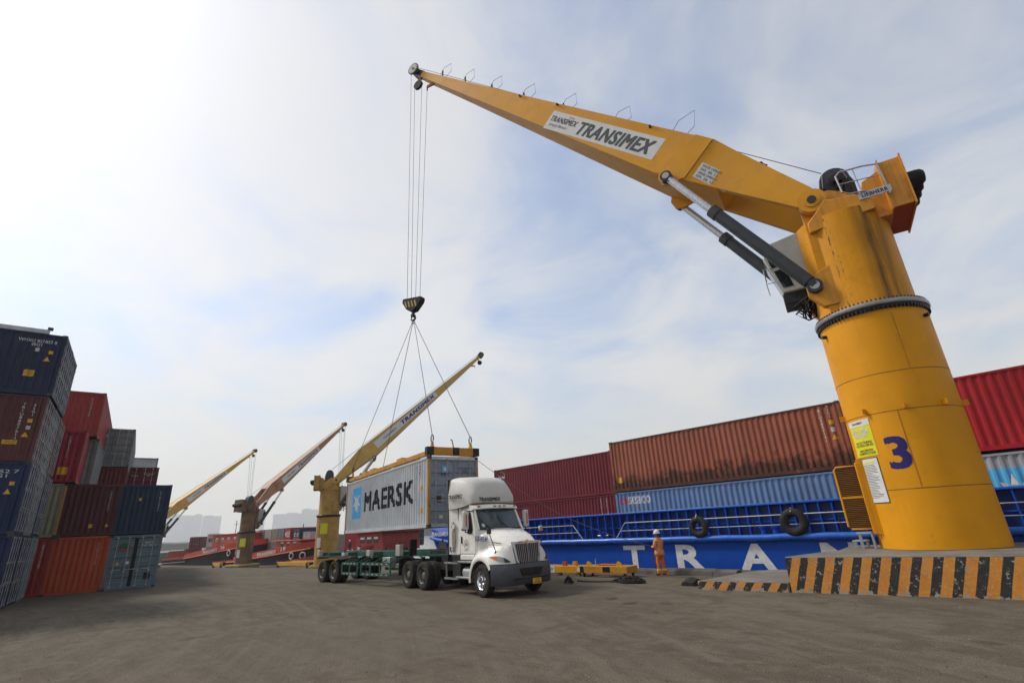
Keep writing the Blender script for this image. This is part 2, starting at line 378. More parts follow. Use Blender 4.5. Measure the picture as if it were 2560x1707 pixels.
# ------------------------------------------------------------------ ground, quay, water
def ground_mat():
    m = bpy.data.materials.new("worn concrete yard"); m.use_nodes = True
    t = m.node_tree; b = t.nodes["Principled BSDF"]; L = t.links.new
    def N(ty, **kw):
        n = t.nodes.new(ty)
        for k, v in kw.items(): setattr(n, k, v)
        return n
    co = N("ShaderNodeTexCoord")
    def noise(vec, sc, det=6, ro=0.6, dist=0.0):
        n = N("ShaderNodeTexNoise"); n.inputs["Scale"].default_value = sc; n.inputs["Detail"].default_value = det
        n.inputs["Roughness"].default_value = ro; n.inputs["Distortion"].default_value = dist
        L(vec, n.inputs["Vector"]); return n.outputs[0]
    def ramp(src, lo, hi, a=0.0, bb=1.0):
        r = N("ShaderNodeMapRange"); L(src, r.inputs[0]); r.inputs[1].default_value = lo; r.inputs[2].default_value = hi
        r.inputs[3].default_value = a; r.inputs[4].default_value = bb; return r.outputs[0]
    def mix(fac, a, c, mode='MIX'):
        x = N("ShaderNodeMixRGB", blend_type=mode)
        L(fac, x.inputs[0]) if not isinstance(fac, float) else setattr(x.inputs[0], "default_value", fac)
        for i, q in ((1, a), (2, c)):
            if isinstance(q, tuple): x.inputs[i].default_value = (*q, 1)
            else: L(q, x.inputs[i])
        return x.outputs[0]
    P = co.outputs["Object"]
    def mapped(rot, sc):
        mp = N("ShaderNodeMapping"); L(P, mp.inputs[0]); mp.inputs["Rotation"].default_value = (0, 0, rot); mp.inputs["Scale"].default_value = sc
        return mp.outputs[0]
    cur = mix(ramp(noise(P, 0.22, 7, 0.62), 0.3, 0.7), (0.066, 0.052, 0.034), (0.130, 0.107, 0.074))
    # long soft tyre streaks, two travel directions and a turning circle
    s1 = ramp(noise(mapped(radians(-4), (0.10, 1.6, 1)), 1.6, 8, 0.7, 0.9), 0.47, 0.57, 0, 0.9)
    cur = mix(s1, cur, mix(0.78, cur, (0.036, 0.030, 0.022)))
    s2 = ramp(noise(mapped(radians(28), (0.09, 1.9, 1)), 1.7, 8, 0.7, 1.0), 0.49, 0.59, 0, 0.8)
    cur = mix(s2, cur, mix(0.6, cur, (0.04, 0.033, 0.025)))
    vm = N("ShaderNodeVectorMath", operation='DISTANCE'); L(P, vm.inputs[0]); vm.inputs[1].default_value = (-26.0, -22.0, 0)
    rad = N("ShaderNodeCombineXYZ"); L(vm.outputs["Value"], rad.inputs[0])
    nz = N("ShaderNodeTexNoise"); nz.inputs["Scale"].default_value = 0.12; L(P, nz.inputs["Vector"]); L(nz.outputs[0], rad.inputs[1])
    s3 = ramp(noise(rad.outputs[0], 1.7, 8, 0.72), 0.45, 0.60, 0, 0.9)
    cur = mix(s3, cur, mix(0.55, cur, (0.19, 0.164, 0.125)))
    s5 = ramp(noise(P, 0.75, 8, 0.68, 0.7), 0.49, 0.60, 0, 0.75)
    cur = mix(s5, cur, (0.044, 0.032, 0.018))
    s6 = ramp(noise(P, 1.7, 8, 0.7, 0.4), 0.51, 0.62, 0, 0.6)
    cur = mix(s6, cur, (0.155, 0.130, 0.092))
    # bluish pale dust film
    s4 = ramp(noise(P, 0.07, 4, 0.5), 0.5, 0.72, 0, 0.6)
    cur = mix(s4, cur, (0.105, 0.093, 0.074))
    # oil and water spots
    def spots(sc, lo, hi, rot, scl):
        v = N("ShaderNodeTexVoronoi"); v.inputs["Scale"].default_value = sc; v.feature = 'F1'
        wv = N("ShaderNodeVectorMath", operation='MULTIPLY_ADD'); nn = N("ShaderNodeTexNoise"); nn.inputs["Scale"].default_value = 2.5; nn.inputs["Detail"].default_value = 4
        mp = mapped(rot, scl); L(mp, nn.inputs["Vector"]); L(nn.outputs["Color"], wv.inputs[0]); wv.inputs[1].default_value = (0.35, 0.35, 0); L(mp, wv.inputs[2])
        L(wv.outputs[0], v.inputs["Vector"])
        d = ramp(v.outputs["Distance"], lo, hi, 1, 0)
        msk = ramp(noise(P, 0.28, 3, 0.5), 0.45, 0.55)
        mm = N("ShaderNodeMath", operation='MULTIPLY'); L(d, mm.inputs[0]); L(msk, mm.inputs[1]); return mm.outputs[0]
    sp = spots(0.9, 0.12, 0.26, 0.2, (1, 1.6, 1))
    cur = mix(sp, cur, mix(0.72, cur, (0.02, 0.018, 0.016)))
    sp2 = spots(2.6, 0.08, 0.2, 0.9, (1, 1, 1))
    cur = mix(sp2, cur, mix(0.6, cur, (0.022, 0.02, 0.018)))
    # splashes and drips below the plinth
    spx = N("ShaderNodeSeparateXYZ"); L(P, spx.inputs[0])
    ln_ = N("ShaderNodeMath", operation='ABSOLUTE'); sb_ = N("ShaderNodeMath", operation='SUBTRACT'); L(spx.outputs[1], sb_.inputs[0]); sb_.inputs[1].default_value = 13.2; L(sb_.outputs[0], ln_.inputs[0])
    nmask = ramp(ln_.outputs[0], 0.2, 2.6, 1, 0); amask = ramp(spx.outputs[0], -13.5, -10.5, 0, 1)
    vv = N("ShaderNodeTexVoronoi"); vv.inputs["Scale"].default_value = 0.95; vv.feature = 'F1'
    wv2 = N("ShaderNodeVectorMath", operation='MULTIPLY_ADD'); nn2 = N("ShaderNodeTexNoise"); nn2.inputs["Scale"].default_value = 3.0; nn2.inputs["Detail"].default_value = 5
    L(P, nn2.inputs["Vector"]); L(nn2.outputs["Color"], wv2.inputs[0]); wv2.inputs[1].default_value = (0.4, 0.4, 0); L(P, wv2.inputs[2]); L(wv2.outputs[0], vv.inputs["Vector"])
    dsp = ramp(vv.outputs["Distance"], 0.15, 0.25, 1, 0)
    rnd_ = N("ShaderNodeSeparateColor"); L(vv.outputs["Color"], rnd_.inputs[0]); keep = ramp(rnd_.outputs[0], 0.45, 0.55)
    def mul(a, c): 
        n = N("ShaderNodeMath", operation='MULTIPLY'); L(a, n.inputs[0]); L(c, n.inputs[1]); return n.outputs[0]
    stain = mul(mul(dsp, keep), mul(nmask, amask))
    # grit
    g = noise(P, 38, 5, 0.75)
    g2 = noise(P, 9, 7, 0.75)
    cur = mix(ramp(g2, 0.52, 0.66, 0, 0.7), cur, mix(0.5, cur, (0.022, 0.017, 0.011)))
    g3 = noise(P, 17, 7, 0.78)
    cur = mix(ramp(g3, 0.56, 0.70, 0, 0.6), cur, mix(0.4, cur, (0.25, 0.21, 0.15)))
    cur = mix(ramp(g3, 0.40, 0.30, 0, 0.8), cur, mix(0.6, cur, (0.02, 0.016, 0.011)))
    cur = mix(ramp(g, 0.35, 0.7), mix(0.6, cur, (0.02, 0.016, 0.012)), mix(0.34, cur, (0.32, 0.27, 0.20)))
    cur = mix(stain, cur, mix(0.8, cur, (0.018, 0.014, 0.010)))
    L(cur, b.inputs["Base Color"])
    b.inputs["Roughness"].default_value = 0.92; b.inputs["Specular IOR Level"].default_value = 0.15
    ad = N("ShaderNodeMath", operation='MULTIPLY_ADD'); L(g, ad.inputs[0]); ad.inputs[1].default_value = 0.25; L(noise(P, 3.5, 6, 0.6), ad.inputs[2])
    bp = N("ShaderNodeBump"); bp.inputs["Strength"].default_value = 0.45; bp.inputs["Distance"].default_value = 0.03
    L(ad.outputs[0], bp.inputs["Height"]); L(bp.outputs[0], b.inputs["Normal"])
    return m
M_ground = ground_mat()
CREST = [(-34, 18.2), (-39, 17.3), (-46, 16.9), (-59, 14.3), (-68, 12.6), (-90, 9), (-150, -1), (-300, -25)]
Q_N = 21.9
KS = 1.75; PIER_Z = -1.9
F2 = Vector((-69.3, 37.4)); FA = radians(8.2)
FW = Vector((-cos(FA), -sin(FA))); FM = Vector((-sin(FA), cos(FA)))
def fq(w, off, z=0): p = F2 + FW * w + FM * off; return (p.x, p.y, z)
g = MB()
near = [(500, Q_N), (-34, Q_N)] + CREST + [(-1500, -250), (-1500, -1500), (500, -1500)]
g.add([(x, y, 0) for x, y in near], [tuple(range(len(near)))])
low = [(x * KS, y * KS, PIER_Z) for x, y in CREST]
k = len(CREST)
g.add([(x, y, 0) for x, y in CREST] + low, [(i, i + 1, i + 1 + k, i + k) for i in range(k - 1)])
pe = [fq(-11, 1.2, PIER_Z), fq(450, 1.2, PIER_Z)]
g.add(low + pe[::-1], [tuple(range(k + 2))])
o = g.build("ground", M_ground); _set(o, kind="structure")
M_conc = mat("stained concrete", (0.17, 0.155, 0.13), 0.85, vary=0.3, dirt=0.5, dirtcol=(0.045, 0.04, 0.033), scale=1.2, bump=0.6, bscale=14, streak=0.25)
M_conc_d = mat("dark rough concrete", (0.10, 0.09, 0.078), 0.9, vary=0.4, dirt=0.6, dirtcol=(0.025, 0.022, 0.018), scale=2.5, bump=1.0, bscale=9)
b = MB()
b.box((233, Q_N + 0.25, -2.0), (534, 0.5, 3.98)).box((-34.2, 20.0, -2.05), (0.4, 3.7, 3.9))
p0, p1 = Vector(fq(-11, 1.5, -3)), Vector(fq(450, 1.5, -3)); b.bar(p0, p1, 0.6, 2.1)
_set(b.build("quay_wall", M_conc_d), kind="structure")
wm = mat("harbour water", (0.03, 0.04, 0.035), 0.12, vary=0.2, bump=0.5, bscale=0.9, spec=0.5)
wm.node_tree.nodes["Principled BSDF"].inputs["IOR"].default_value = 1.33
_set(MB().add([(-5200, -400, -2.7), (3500, -400, -2.7), (3500, 5200, -2.7), (-5200, 5200, -2.7)], [(0, 1, 2, 3)]).build("water", wm), kind="structure")
# kerb along the quay edge, cast in worn lengths
kerb_root = thing("quay_kerb", "low worn concrete kerb along the quay edge below the blue hull", "kerb")
x = -34.0
while x < -9.2:
    ln = random.uniform(1.7, 2.3); w_ = min(ln, -9.1 - x)
    if w_ < 0.4: break
    hgt = random.uniform(0.17, 0.22)
    sec = []
    nseg = 7
    for i in range(nseg + 1):
        xx = x + w_ * i / nseg
        j = random.uniform(-.03, .02); jz = random.uniform(-.03, .015)
        sec.append([(xx, 19.82 + j, 0.002), (xx, 19.86 + j, hgt * 0.7 + jz), (xx, 19.93 + j, hgt + jz), (xx, 20.3, hgt), (xx, 20.3, 0.002)])
    MB().loft(sec).build("kerb_block", M_conc_d if random.random() < 0.6 else M_conc, kerb_root, smooth=30)
    x += w_ + 0.02
# pebbles and grit
bm_ = MB()
rnd = random.Random(3)
bm2_ = MB()
for i in range(1500):
    d = 3.2 + 22 * rnd.random() ** 1.7; az = radians(rnd.uniform(-46, 46))
    px, py = cam_to_world(d * sin(az), d * cos(az))
    if py > 19.5 or (py > 15.8 and px > -9.5): continue
    r = rnd.uniform(0.004, 0.016) * (1.5 if rnd.random() < 0.05 else 1)
    vs = [(px + r * cos(q) * rnd.uniform(.7, 1.2), py + r * sin(q) * rnd.uniform(.7, 1.2), 0.001) for q in (0.3, 1.8, 3.3, 4.9)] + [(px, py, r * 0.9)]
    (bm_ if i % 4 else bm2_).add(vs, [(0, 1, 4), (1, 2, 4), (2, 3, 4), (3, 0, 4)])
gv = bm_.build("gravel", mat("dark grit stones", (0.028, 0.023, 0.017), 0.9, vary=0.5, scale=9))
_set(gv, "small stones and grit scattered over the concrete yard", "gravel", kind="stuff")
_set(bm2_.build("pale_grit", mat("pale grit stones", (0.24, 0.21, 0.17), 0.9, vary=0.4, scale=9), gv), kind="stuff")

# ------------------------------------------------------------------ containers
CW = 2.438
PITCH_C = 0.278
def cor(x, depth=0.044, pitch=PITCH_C):
    f = (x / pitch) % 1.0
    if f < 0.26: return 0.0
    if f < 0.5: return depth * (f - 0.26) / 0.24
    if f < 0.76: return depth
    return depth * (1 - (f - 0.76) / 0.24)
def cor_breaks(a, b_, pitch=PITCH_C):
    out = []; i = math.floor(a / pitch) - 1
    while i * pitch < b_ + pitch:
        for fr in (0, 0.26, 0.5, 0.76):
            x = (i + fr) * pitch
            if a + 1e-4 < x < b_ - 1e-4: out.append(x)
        i += 1
    return sorted(out)
CM = {}
def cmesh(L, H):
    key = (L, H)
    if key in CM: return CM[key]
    d = {}
    hl = L / 2 - 0.13
    xs = [-hl] + cor_breaks(-hl, hl) + [hl]
    z0, z1 = 0.15, H - 0.11
    def wall(xs, depth, z0, z1, pitch=PITCH_C):
        b = MB(); n = len(xs); vs = []
        for x in xs: vs += [(x, cor(x, depth, pitch), z0), (x, cor(x, depth, pitch), z1)]
        return b.add(vs, [(2 * i, 2 * i + 2, 2 * i + 3, 2 * i + 1) for i in range(n - 1)])
    d['side'] = wall(xs, 0.044, z0, z1).mesh("side_wall")          # faces -Y, y=0 outermost
    ys = [-1.09] + cor_breaks(-1.09, 1.09, 0.25) + [1.09]
    d['end'] = wall(ys, 0.045, z0, z1, 0.25).mesh("end_wall")
    r = MB(); rx = [-hl] + [-hl + (2 * hl) * i / 40 for i in range(1, 40)] + [hl]
    vs = []
    for i, x in enumerate(rx): vs += [(x, -1.16, -0.02 if i % 2 else 0), (x, 1.16, -0.02 if i % 2 else 0)]
    d['roof'] = r.add(vs, [(2 * i, 2 * i + 2, 2 * i + 3, 2 * i + 1) for i in range(len(rx) - 1)]).mesh("roof")
    d['floor'] = MB().box((0, 0, 0.09), (L - 0.3, 2.3, 0.10)).mesh("floor")
    d['post'] = MB().box((0, 0, H / 2), (0.13, 0.12, H - 0.22)).mesh("corner_post")
    d['casting'] = MB().box((0, 0, 0.059), (0.178, 0.162, 0.118)).mesh("corner_casting")
    d['brail'] = MB().box((0, 0, 0.075), (L - 0.34, 0.05, 0.15)).mesh("bottom_rail")
    d['trail'] = MB().box((0, 0, 0), (L - 0.34, 0.06, 0.08)).mesh("top_rail")
    d['xrail'] = MB().box((0, 0, 0.075), (0.08, CW - 0.32, 0.13)).mesh("cross_rail")
    # door leaf, faces +X; profile of swaged panels in z
    prof = []; zb, zt = 0.16, H - 0.13; np_ = 5
    for i in range(np_):
        a = zb + (zt - zb) * i / np_; c = zb + (zt - zb) * (i + 1) / np_; g_ = (c - a)
        if i == 0: prof.append((a, 0))
        prof += [(a + g_ * 0.42, 0), (a + g_ * 0.5, -0.03), (a + g_ * 0.85, -0.03), (a + g_ * 0.93, 0)]
    prof.append((zt, 0))
    b = MB(); vs = []
    for z, x in prof: vs += [(x, -0.52, z), (x, 0.52, z)]
    b.add(vs, [(2 * i, 2 * i + 1, 2 * i + 3, 2 * i + 2) for i in range(len(prof) - 1)])
    b.box((0.0, -0.535, H / 2), (0.05, 0.045, zt - zb)).box((0.0, 0.535, H / 2), (0.05, 0.045, zt - zb))
    b.box((0.0, 0, zb - 0.0), (0.05, 1.02, 0.05)).box((0.0, 0, zt), (0.05, 1.02, 0.05))
    d['door'] = b.mesh("door")
    lb = MB().cyl((0.05, 0, 0.12), (0.05, 0, H - 0.09), 0.019, n=6)
    for z in (0.16, H * 0.33, H * 0.62, H - 0.14): lb.box((0.03, 0, z), (0.07, 0.10, 0.06))
    lb.box((0.075, 0.16, H * 0.36), (0.02, 0.36, 0.035))
    d['bar'] = lb.mesh("lock_bar")
    d['hinge'] = MB().box((0, 0, 0), (0.05, 0.10, 0.09)).mesh("hinge")
    for q in d.values(): q.materials.append(None)
    CM[key] = d
    return d
M_lockbar = mat("lock bar galvanised", (0.36, 0.37, 0.37), 0.5, metal=0.4, vary=0.25, dirt=0.3, scale=3)
M_cast = mat("container corner casting", (0.06, 0.05, 0.045), 0.7, vary=0.4, dirt=0.4, dirtcol=(0.12, 0.06, 0.03), scale=5)
def container(label, loc, yaw, m, L=12.192, H=2.9, group=None, doors=True, frame_m=None, door_m=None, post_m=None, name="shipping_container", far=False, end_m=None):
    d = cmesh(L, H); fm = frame_m or m; dm = door_m or m
    t = thing(name, label, "container", loc, yaw, group)
    R = lambda a: Matrix.Rotation(a, 4, 'Z')
    T = lambda x, y, z=0: Matrix.Translation((x, y, z))
    hw = CW / 2
    for s in (-1, 1):
        inst("side_wall", d['side'], m, t, mtx=T(0, s * (hw - 0.015)) @ R(0 if s < 0 else pi))
        inst("bottom_rail", d['brail'], fm, t, mtx=T(0, s * (hw - 0.027)))
        inst("top_rail", d['trail'], fm, t, mtx=T(0, s * (hw - 0.032), H - 0.07))
        for e in (-1, 1):
            inst("corner_post", d['post'], (post_m or fm), t, mtx=T(e * (L / 2 - 0.068), s * (hw - 0.062)))
            if not far:
                for z in (0, H - 0.118): inst("corner_casting", d['casting'], M_cast, t, mtx=T(e * (L / 2 - 0.089), s * (hw - 0.081), z))
    inst("end_wall", d['end'], end_m or m, t, mtx=T(-L / 2 + 0.03, 0) @ R(-pi / 2))
    inst("roof", d['roof'], m, t, mtx=T(0, 0, H - 0.035)); inst("floor", d['floor'], M_cast, t)
    for e in (-1, 1):
        for z in (0.0, H - 0.15): inst("cross_rail", d['xrail'], fm, t, mtx=T(e * (L / 2 - 0.045), 0, z))
    if doors:
        for s in (-1, 1):
            dr = inst("door", d['door'], dm, t, mtx=T(L / 2 - 0.035, s * 0.57))
            for y in (-0.3, 0.22): inst("lock_bar", d['bar'], M_lockbar, dr, mtx=T(0, y, 0) @ Matrix.Diagonal((1, -s, 1, 1)))
            if not far:
                for z in (0.4, H * 0.5, H - 0.4): inst("hinge", d['hinge'], dm, dr, mtx=T(0.02, s * 0.56, z))
    else:
        inst("end_wall", d['end'], end_m or m, t, mtx=T(L / 2 - 0.03, 0) @ R(pi / 2))
    t["L"] = L; t["H"] = H
    return t
def side_fn(t, s, eps=0.004):
    """viewer-facing coordinates on a side wall: u to the viewer's right from the middle, v up from the base"""
    hw = CW / 2 - 0.015
    if s < 0: return lambda u, v: Vector((u, -(hw - cor(u)) - eps, v))
    return lambda u, v: Vector((-u, hw - cor(u) + eps, v))
def end_fn(t, eps=0.004):
    L = t["L"]
    return lambda u, v: Vector((-L / 2 + 0.03 + cor(u, 0.045, 0.25) - eps, -u, v))
def door_fn(t, eps=0.03):
    L = t["L"]
    return lambda u, v: Vector((L / 2 - 0.03 + eps, u, v))
def vertical_number(t, fn, u, v_top, s, hgt, m=None, pitch=1.25):
    """digits set one below the other"""
    m = m or M_inkwhite
    txt = "\n".join(s)
    text("number_lettering", txt, hgt * 0.62, hgt * pitch * len(s), fn, m, t, at=(u, v_top - hgt * pitch * len(s) / 2), cuts=None)
def triangle(w, c): return [(c[0] - w / 2, c[1] - w * 0.43), (c[0] + w / 2, c[1] - w * 0.43), (c[0], c[1] + w * 0.43)]

def paintc(name, c, **kw):
    a = dict(rough=0.55, vary=0.16, dirt=0.22, streak=0.22, rust=0.22, scale=0.9, fade=0.10); a.update(kw)
    return mat(name, c, **a)
C_navy = paintc("navy container paint", (0.009, 0.018, 0.050), fade=0.0)
C_navy2 = paintc("slate blue container paint", (0.016, 0.034, 0.066), fade=0.03)
C_maroon = paintc("maroon container paint", (0.135, 0.020, 0.020), fade=0.06)
C_maroon_d = paintc("dark maroon container paint", (0.085, 0.022, 0.022))
C_maroon_s = paintc("wine red container paint", (0.16, 0.016, 0.020), streak=0.12, rust=0.05, fade=0.0, dirt=0.1)
C_blue = paintc("deep blue container paint", (0.009, 0.021, 0.070), fade=0.0)
C_brown = paintc("brown container paint", (0.30, 0.085, 0.045), streak=0.3, rust=0.4, rustcol=(0.05, 0.02, 0.012), low=(1.9, (0.035, 0.018, 0.012), 0.85, 1.6))
C_seablue = paintc("faded blue container paint", (0.11, 0.20, 0.38), fade=0.3, streak=0.2)
C_red = paintc("bright red container paint", (0.42, 0.012, 0.020), streak=0.1, rust=0.15, fade=0.05)
C_red2 = paintc("brick red container paint", (0.30, 0.030, 0.026))
C_crim = paintc("crimson container paint", (0.28, 0.016, 0.030), fade=0.25)
C_orange = paintc("rust orange container paint", (0.40, 0.068, 0.026), streak=0.18)
C_grey = paintc("light grey container paint", (0.36, 0.38, 0.40), dirtcol=(0.14, 0.12, 0.10), streak=0.2)
C_grey_d = paintc("dull grey container paint", (0.17, 0.18, 0.17), dirt=0.4)
C_teal = paintc("grey blue container paint", (0.115, 0.165, 0.185), dirt=0.3)
C_khaki = paintc("khaki container paint", (0.26, 0.24, 0.16), dirt=0.4)
C_white = paintc("white container paint", (0.5, 0.5, 0.48), dirtcol=(0.2, 0.18, 0.15))
C_rustpost = paintc("rusty yellow paint", (0.40, 0.22, 0.07), rust=0.8, dirt=0.5)

# --- container yard on the left
E_R = Vector((0.1437, 0.9896)); E_D = Vector((-0.9896, 0.1437))
YR = radians(81.74); YD = radians(171.74)
def Y(p, q, z=0): v = E_R * p + E_D * q; return (v.x, v.y, z)
GY = "containers stacked in the yard"
LV = [0.0, 2.9, 5.8, 8.66]
P0, Q0 = -4.05, 29.5
fcuts = cor_breaks(-6.2, 6.2)
# nearest column: four high, long sides facing the camera, doors to the right
near_cols = [
    [(C_blue, "dark blue container at the bottom of the tall nearest stack", None, 2.9),
     (C_blue, "dark blue container second from bottom in the nearest stack, with white code", "830052 7\n45G1", 2.9),
     (C_maroon_d, "maroon container third up in the nearest stack, yellow caution label", "v", 2.86),
     (C_navy, "navy container on top of the nearest stack, yellow triangle and square labels", "WHXU 821852 8\n45G1", 2.86)],
    [(C_navy, "navy container at the bottom of the second stack from the camera, door end showing", None, 2.9),
     (C_grey_d, "grey container second up in the second stack, door end showing", None, 2.9),
     (C_grey_d, "weathered grey container third up in the second stack, door end showing", None, 2.86),
     (C_navy2, "slate blue container topping the second stack, door end showing", None, 2.86)],
    [(C_teal, "grey green container at the bottom of the third stack, door end showing", None, 2.9),
     (C_blue, "blue container second up in the third stack beside the khaki one", None, 2.9),
     (C_maroon_d, "brown maroon container topping the third stack, door rods showing", None, 2.86)],
]
for ci, colm in enumerate(near_cols):
    for li, (m, lab, mark, H) in enumerate(colm):
        q = Q0 + ci * 2.52 + CW / 2 + (0.06 if li == 2 else 0)
        pp = P0 - 6.096 - (0.05 * ((li * 7 + ci * 3) % 3))
        t = container(lab, Y(pp, q, LV[li]), YR, m, H=H, group=GY)
        if ci == 0 and mark:
            # the side facing the camera has outward normal -E_D
            nrm = Matrix.Rotation(YR, 3, 'Z') @ Vector((0, -1, 0))
            s = -1 if nrm.dot(Vector((-E_D.x, -E_D.y, 0))) > 0 else 1
            fn = side_fn(t, s)
            if mark == "v":
                text("number_lettering", "\n".join("TRIU88076141"), 0.10, 1.75, fn, M_inkwhite, t, at=(5.38, 1.62))
                text("number_lettering", "\n".join("45G1"), 0.10, 0.55, fn, M_inkwhite, t, at=(5.72, 2.2))
                flat("label_plate", rect(0.16, 0.16, (5.70, 1.72)), fn, M_ylabel, t, fcuts)
                flat("size_plate", rect(0.14, 0.16, (5.70, 1.42)), fn, M_mark, t, fcuts)
                flat("warning_triangle", triangle(0.24, (5.66, 1.12)), fn, M_ylabel, t, fcuts)
                flat("caution_plate", rect(0.46, 0.18, (5.25, 0.78)), fn, M_ylabel, t, fcuts)
                text("lettering", "CAUTION\n9'6 HIGH", 0.36, 0.12, lambda u, v, f=fn, s_=s: f(u, v) + Vector((0, 0.004 * s_, 0)), M_inkblk, t, at=(5.25, 0.78), cuts=fcuts)
            else:
                text("number_lettering", mark, 1.3, 0.32, fn, M_inkwhite, t, at=(5.12, 2.38), cuts=fcuts)
                flat("size_plate", rect(0.14, 0.17, (5.18, 2.06)), fn, M_mark, t, fcuts)
                flat("label_plate", rect(0.15, 0.15, (5.66, 1.98)), fn, M_ylabel, t, fcuts)
                flat("warning_triangle", triangle(0.24, (5.58, 1.66)), fn, M_ylabel, t, fcuts)
                if li == 3:
                    flat("caution_plate", rect(0.36, 0.28, (5.12, 0.95)), fn, M_ylabel, t, fcuts)
                    text("lettering", "CAUTION\nTHIS CONTAINER\n9'6 HIGH", 0.28, 0.18, lambda u, v, f=fn, s_=s: f(u, v) + Vector((0, 0.004 * s_, 0)), M_inkblk, t, at=(5.12, 0.95), cuts=fcuts)
# folded flat rack lying on the nearest stack
t = thing("folded_flat_rack", "grey folded flat rack lying on top of the nearest navy container", "flat rack", Y(P0 - 6.0, Q0 + 1.22, 11.522), YR)
b = MB()
for s in (-1, 1): b.box((-0.2, s * 1.0, 0.13), (11.0, 0.12, 0.2))
b.build("side_beam", M_galv, t, bevel=0.01)
for x in (-5.6, -2.8, 0, 2.8, 5.2): MB().box((x, 0, 0.10), (0.1, 1.9, 0.12)).build("cross_beam", M_galv, t)
for x in (-5.7, 5.3):
    for s in (-1, 1): inst("corner_casting", CM[(12.192, 2.86)]['casting'], M_cast, t, loc=(x - 0.0, s * 1.0, 0.232))
# second row: ends facing the camera
QR = 37.55
def yard_end(label, p_right, q, z, m, H=2.9, L=12.192, doors=False, num=None, extra=None, numu=0.72, post=None, end_m=None):
    c = Y(p_right - CW / 2, q + L / 2, z)
    t = container(label, c, YD + (pi if doors else 0), m, L=L, H=H, group=GY, post_m=post, end_m=end_m)
    fn = door_fn(t) if doors else end_fn(t)
    if num: text("number_lettering", "\n".join(num), 0.085, 0.105 * len(num), fn, M_inkwhite, t, at=(numu, H - 0.35 - 0.052 * len(num)))
    if extra: extra(t, fn)
    return t
ec = cor_breaks(-1.09, 1.09, 0.25)
def ex_teal(t, fn):
    MB().box((t["L"] / 2 - 0.02, 0, 1.4), (0.05, 0.17, 2.5)).build("door_gap_strip", M_black, t)  # black strip set in to darken the gap between the doors
    text("lettering", "MSCU\n742 380 1", 0.62, 0.26, fn, M_inkwhite, t, at=(0.6, 2.3))
    flat("logo_disc", [(-.52 + .26 * cos(q), 2.22 + .2 * sin(q)) for q in [2 * pi * i / 16 for i in range(16)]], fn, mat("logo green", (0.02, 0.11, 0.06), 0.6), t)
    flat("logo_band", rect(0.6, 0.07, (-.52, 2.06)), lambda u, v, f=fn: f(u, v) + Vector((0.003, 0, 0)), M_inkred, t)
    flat("warning_triangle", triangle(0.22, (-0.7, 1.35)), fn, M_ylabel, t); flat("paper_label", rect(0.18, 0.15, (-0.28, 1.36)), fn, M_white, t)
    flat("placard", rect(0.3, 0.32, (0.75, 0.62)), fn, M_inkblk, t)
yard_end("grey blue container at ground level with door end facing, right of the orange one", 1.36, QR, 0, C_teal, H=2.82, doors=True, extra=ex_teal)
yard_end("rust orange container at ground level, left of the grey blue doors", -1.06, QR - 0.02, 0, C_orange, H=2.85, num="TCLU8263180", numu=0.72)
yard_end("dark red container at ground level squeezed left of the orange one", -3.5, QR, 0, C_red2, H=2.85, num="GESU4419083", numu=0.86, extra=lambda t, fn: flat("label_plate", rect(0.3, 0.5, (0.3, 0.5)), fn, M_ylabel, t, ec))
def ex_mar2(t, fn):
    flat("label_plate", rect(0.17, 0.19, (0.15, 0.5)), fn, M_ylabel, t, ec); flat("warning_triangle", triangle(0.18, (0.85, 0.52)), fn, M_ylabel, t, ec)
yard_end("dark maroon container standing on the orange one", -1.04, QR + 0.03, 2.87, C_maroon_d, H=2.75, num="TGHU9270554", numu=0.75, extra=ex_mar2)
yard_end("slate navy container standing on the grey blue doors", 1.38, QR + 0.02, 2.86, C_navy2, H=2.72, num="CAIU8190276", numu=0.7, extra=lambda t, fn: flat("label_plate", rect(0.13, 0.16, (-0.25, 1.9)), fn, M_ylabel, t, ec))
yard_end("khaki container between the blue end and the dark maroon container", -3.48, QR + 0.02, 2.87, C_khaki, H=2.78, post=C_rustpost)
yard_end("crimson container three levels up with its faded side showing", -3.2, QR - 0.1, 5.69, C_crim, H=2.86, num="TEMU6320145", numu=0.55, extra=lambda t, fn: flat("caution_plate", rect(0.42, 0.4, (0.55, 0.62)), fn, M_ylabel, t, ec))
# further back, higher
yard_end("red container on the very top behind the tall stack", -2.88, 39.4, 8.58, C_red2, H=2.7, num="FCIU9381720", numu=0.6, extra=lambda t, fn: None)
yard_end("grey container under the topmost red one", -2.75, 40.2, 5.75, C_grey_d, H=2.8)
def ex_star(t, fn):
    flat("logo_square", rect(0.3, 0.3, (-0.45, 2.2)), fn, mat("pale blue logo", (0.10, 0.36, 0.62), 0.6), t)
    flat("logo_star", star(0.12, c=(-0.45, 2.2)), lambda u, v, f=fn: f(u, v) + Vector((0.003, 0, 0)), M_inkwhite, t)
    flat("paper_label", rect(0.16, 0.3, (-0.5, 1.0)), fn, M_white, t)
yard_end("dull grey container with door end and small pale star, behind the crimson one", -1.22, 47.0, 7.72, C_grey_d, H=2.76, doors=True, extra=ex_star)
def ex_md(t, fn):
    text("lettering", "TRITON", 0.5, 0.1, fn, M_inkwhite, t, at=(-0.4, 2.1)); text("number_lettering", "TRLU 728 5521\n45G1", 0.7, 0.24, fn, M_inkwhite, t, at=(0.55, 2.2))
yard_end("maroon container with door end showing, right of another maroon one", 0.78, 53.0, 5.62, C_maroon, H=2.82, doors=True, extra=ex_md)
yard_end("maroon container with white code, left of the maroon doors", -1.72, 52.0, 5.62, C_maroon_d, H=2.86, num="BMOU5511830", numu=0.75)
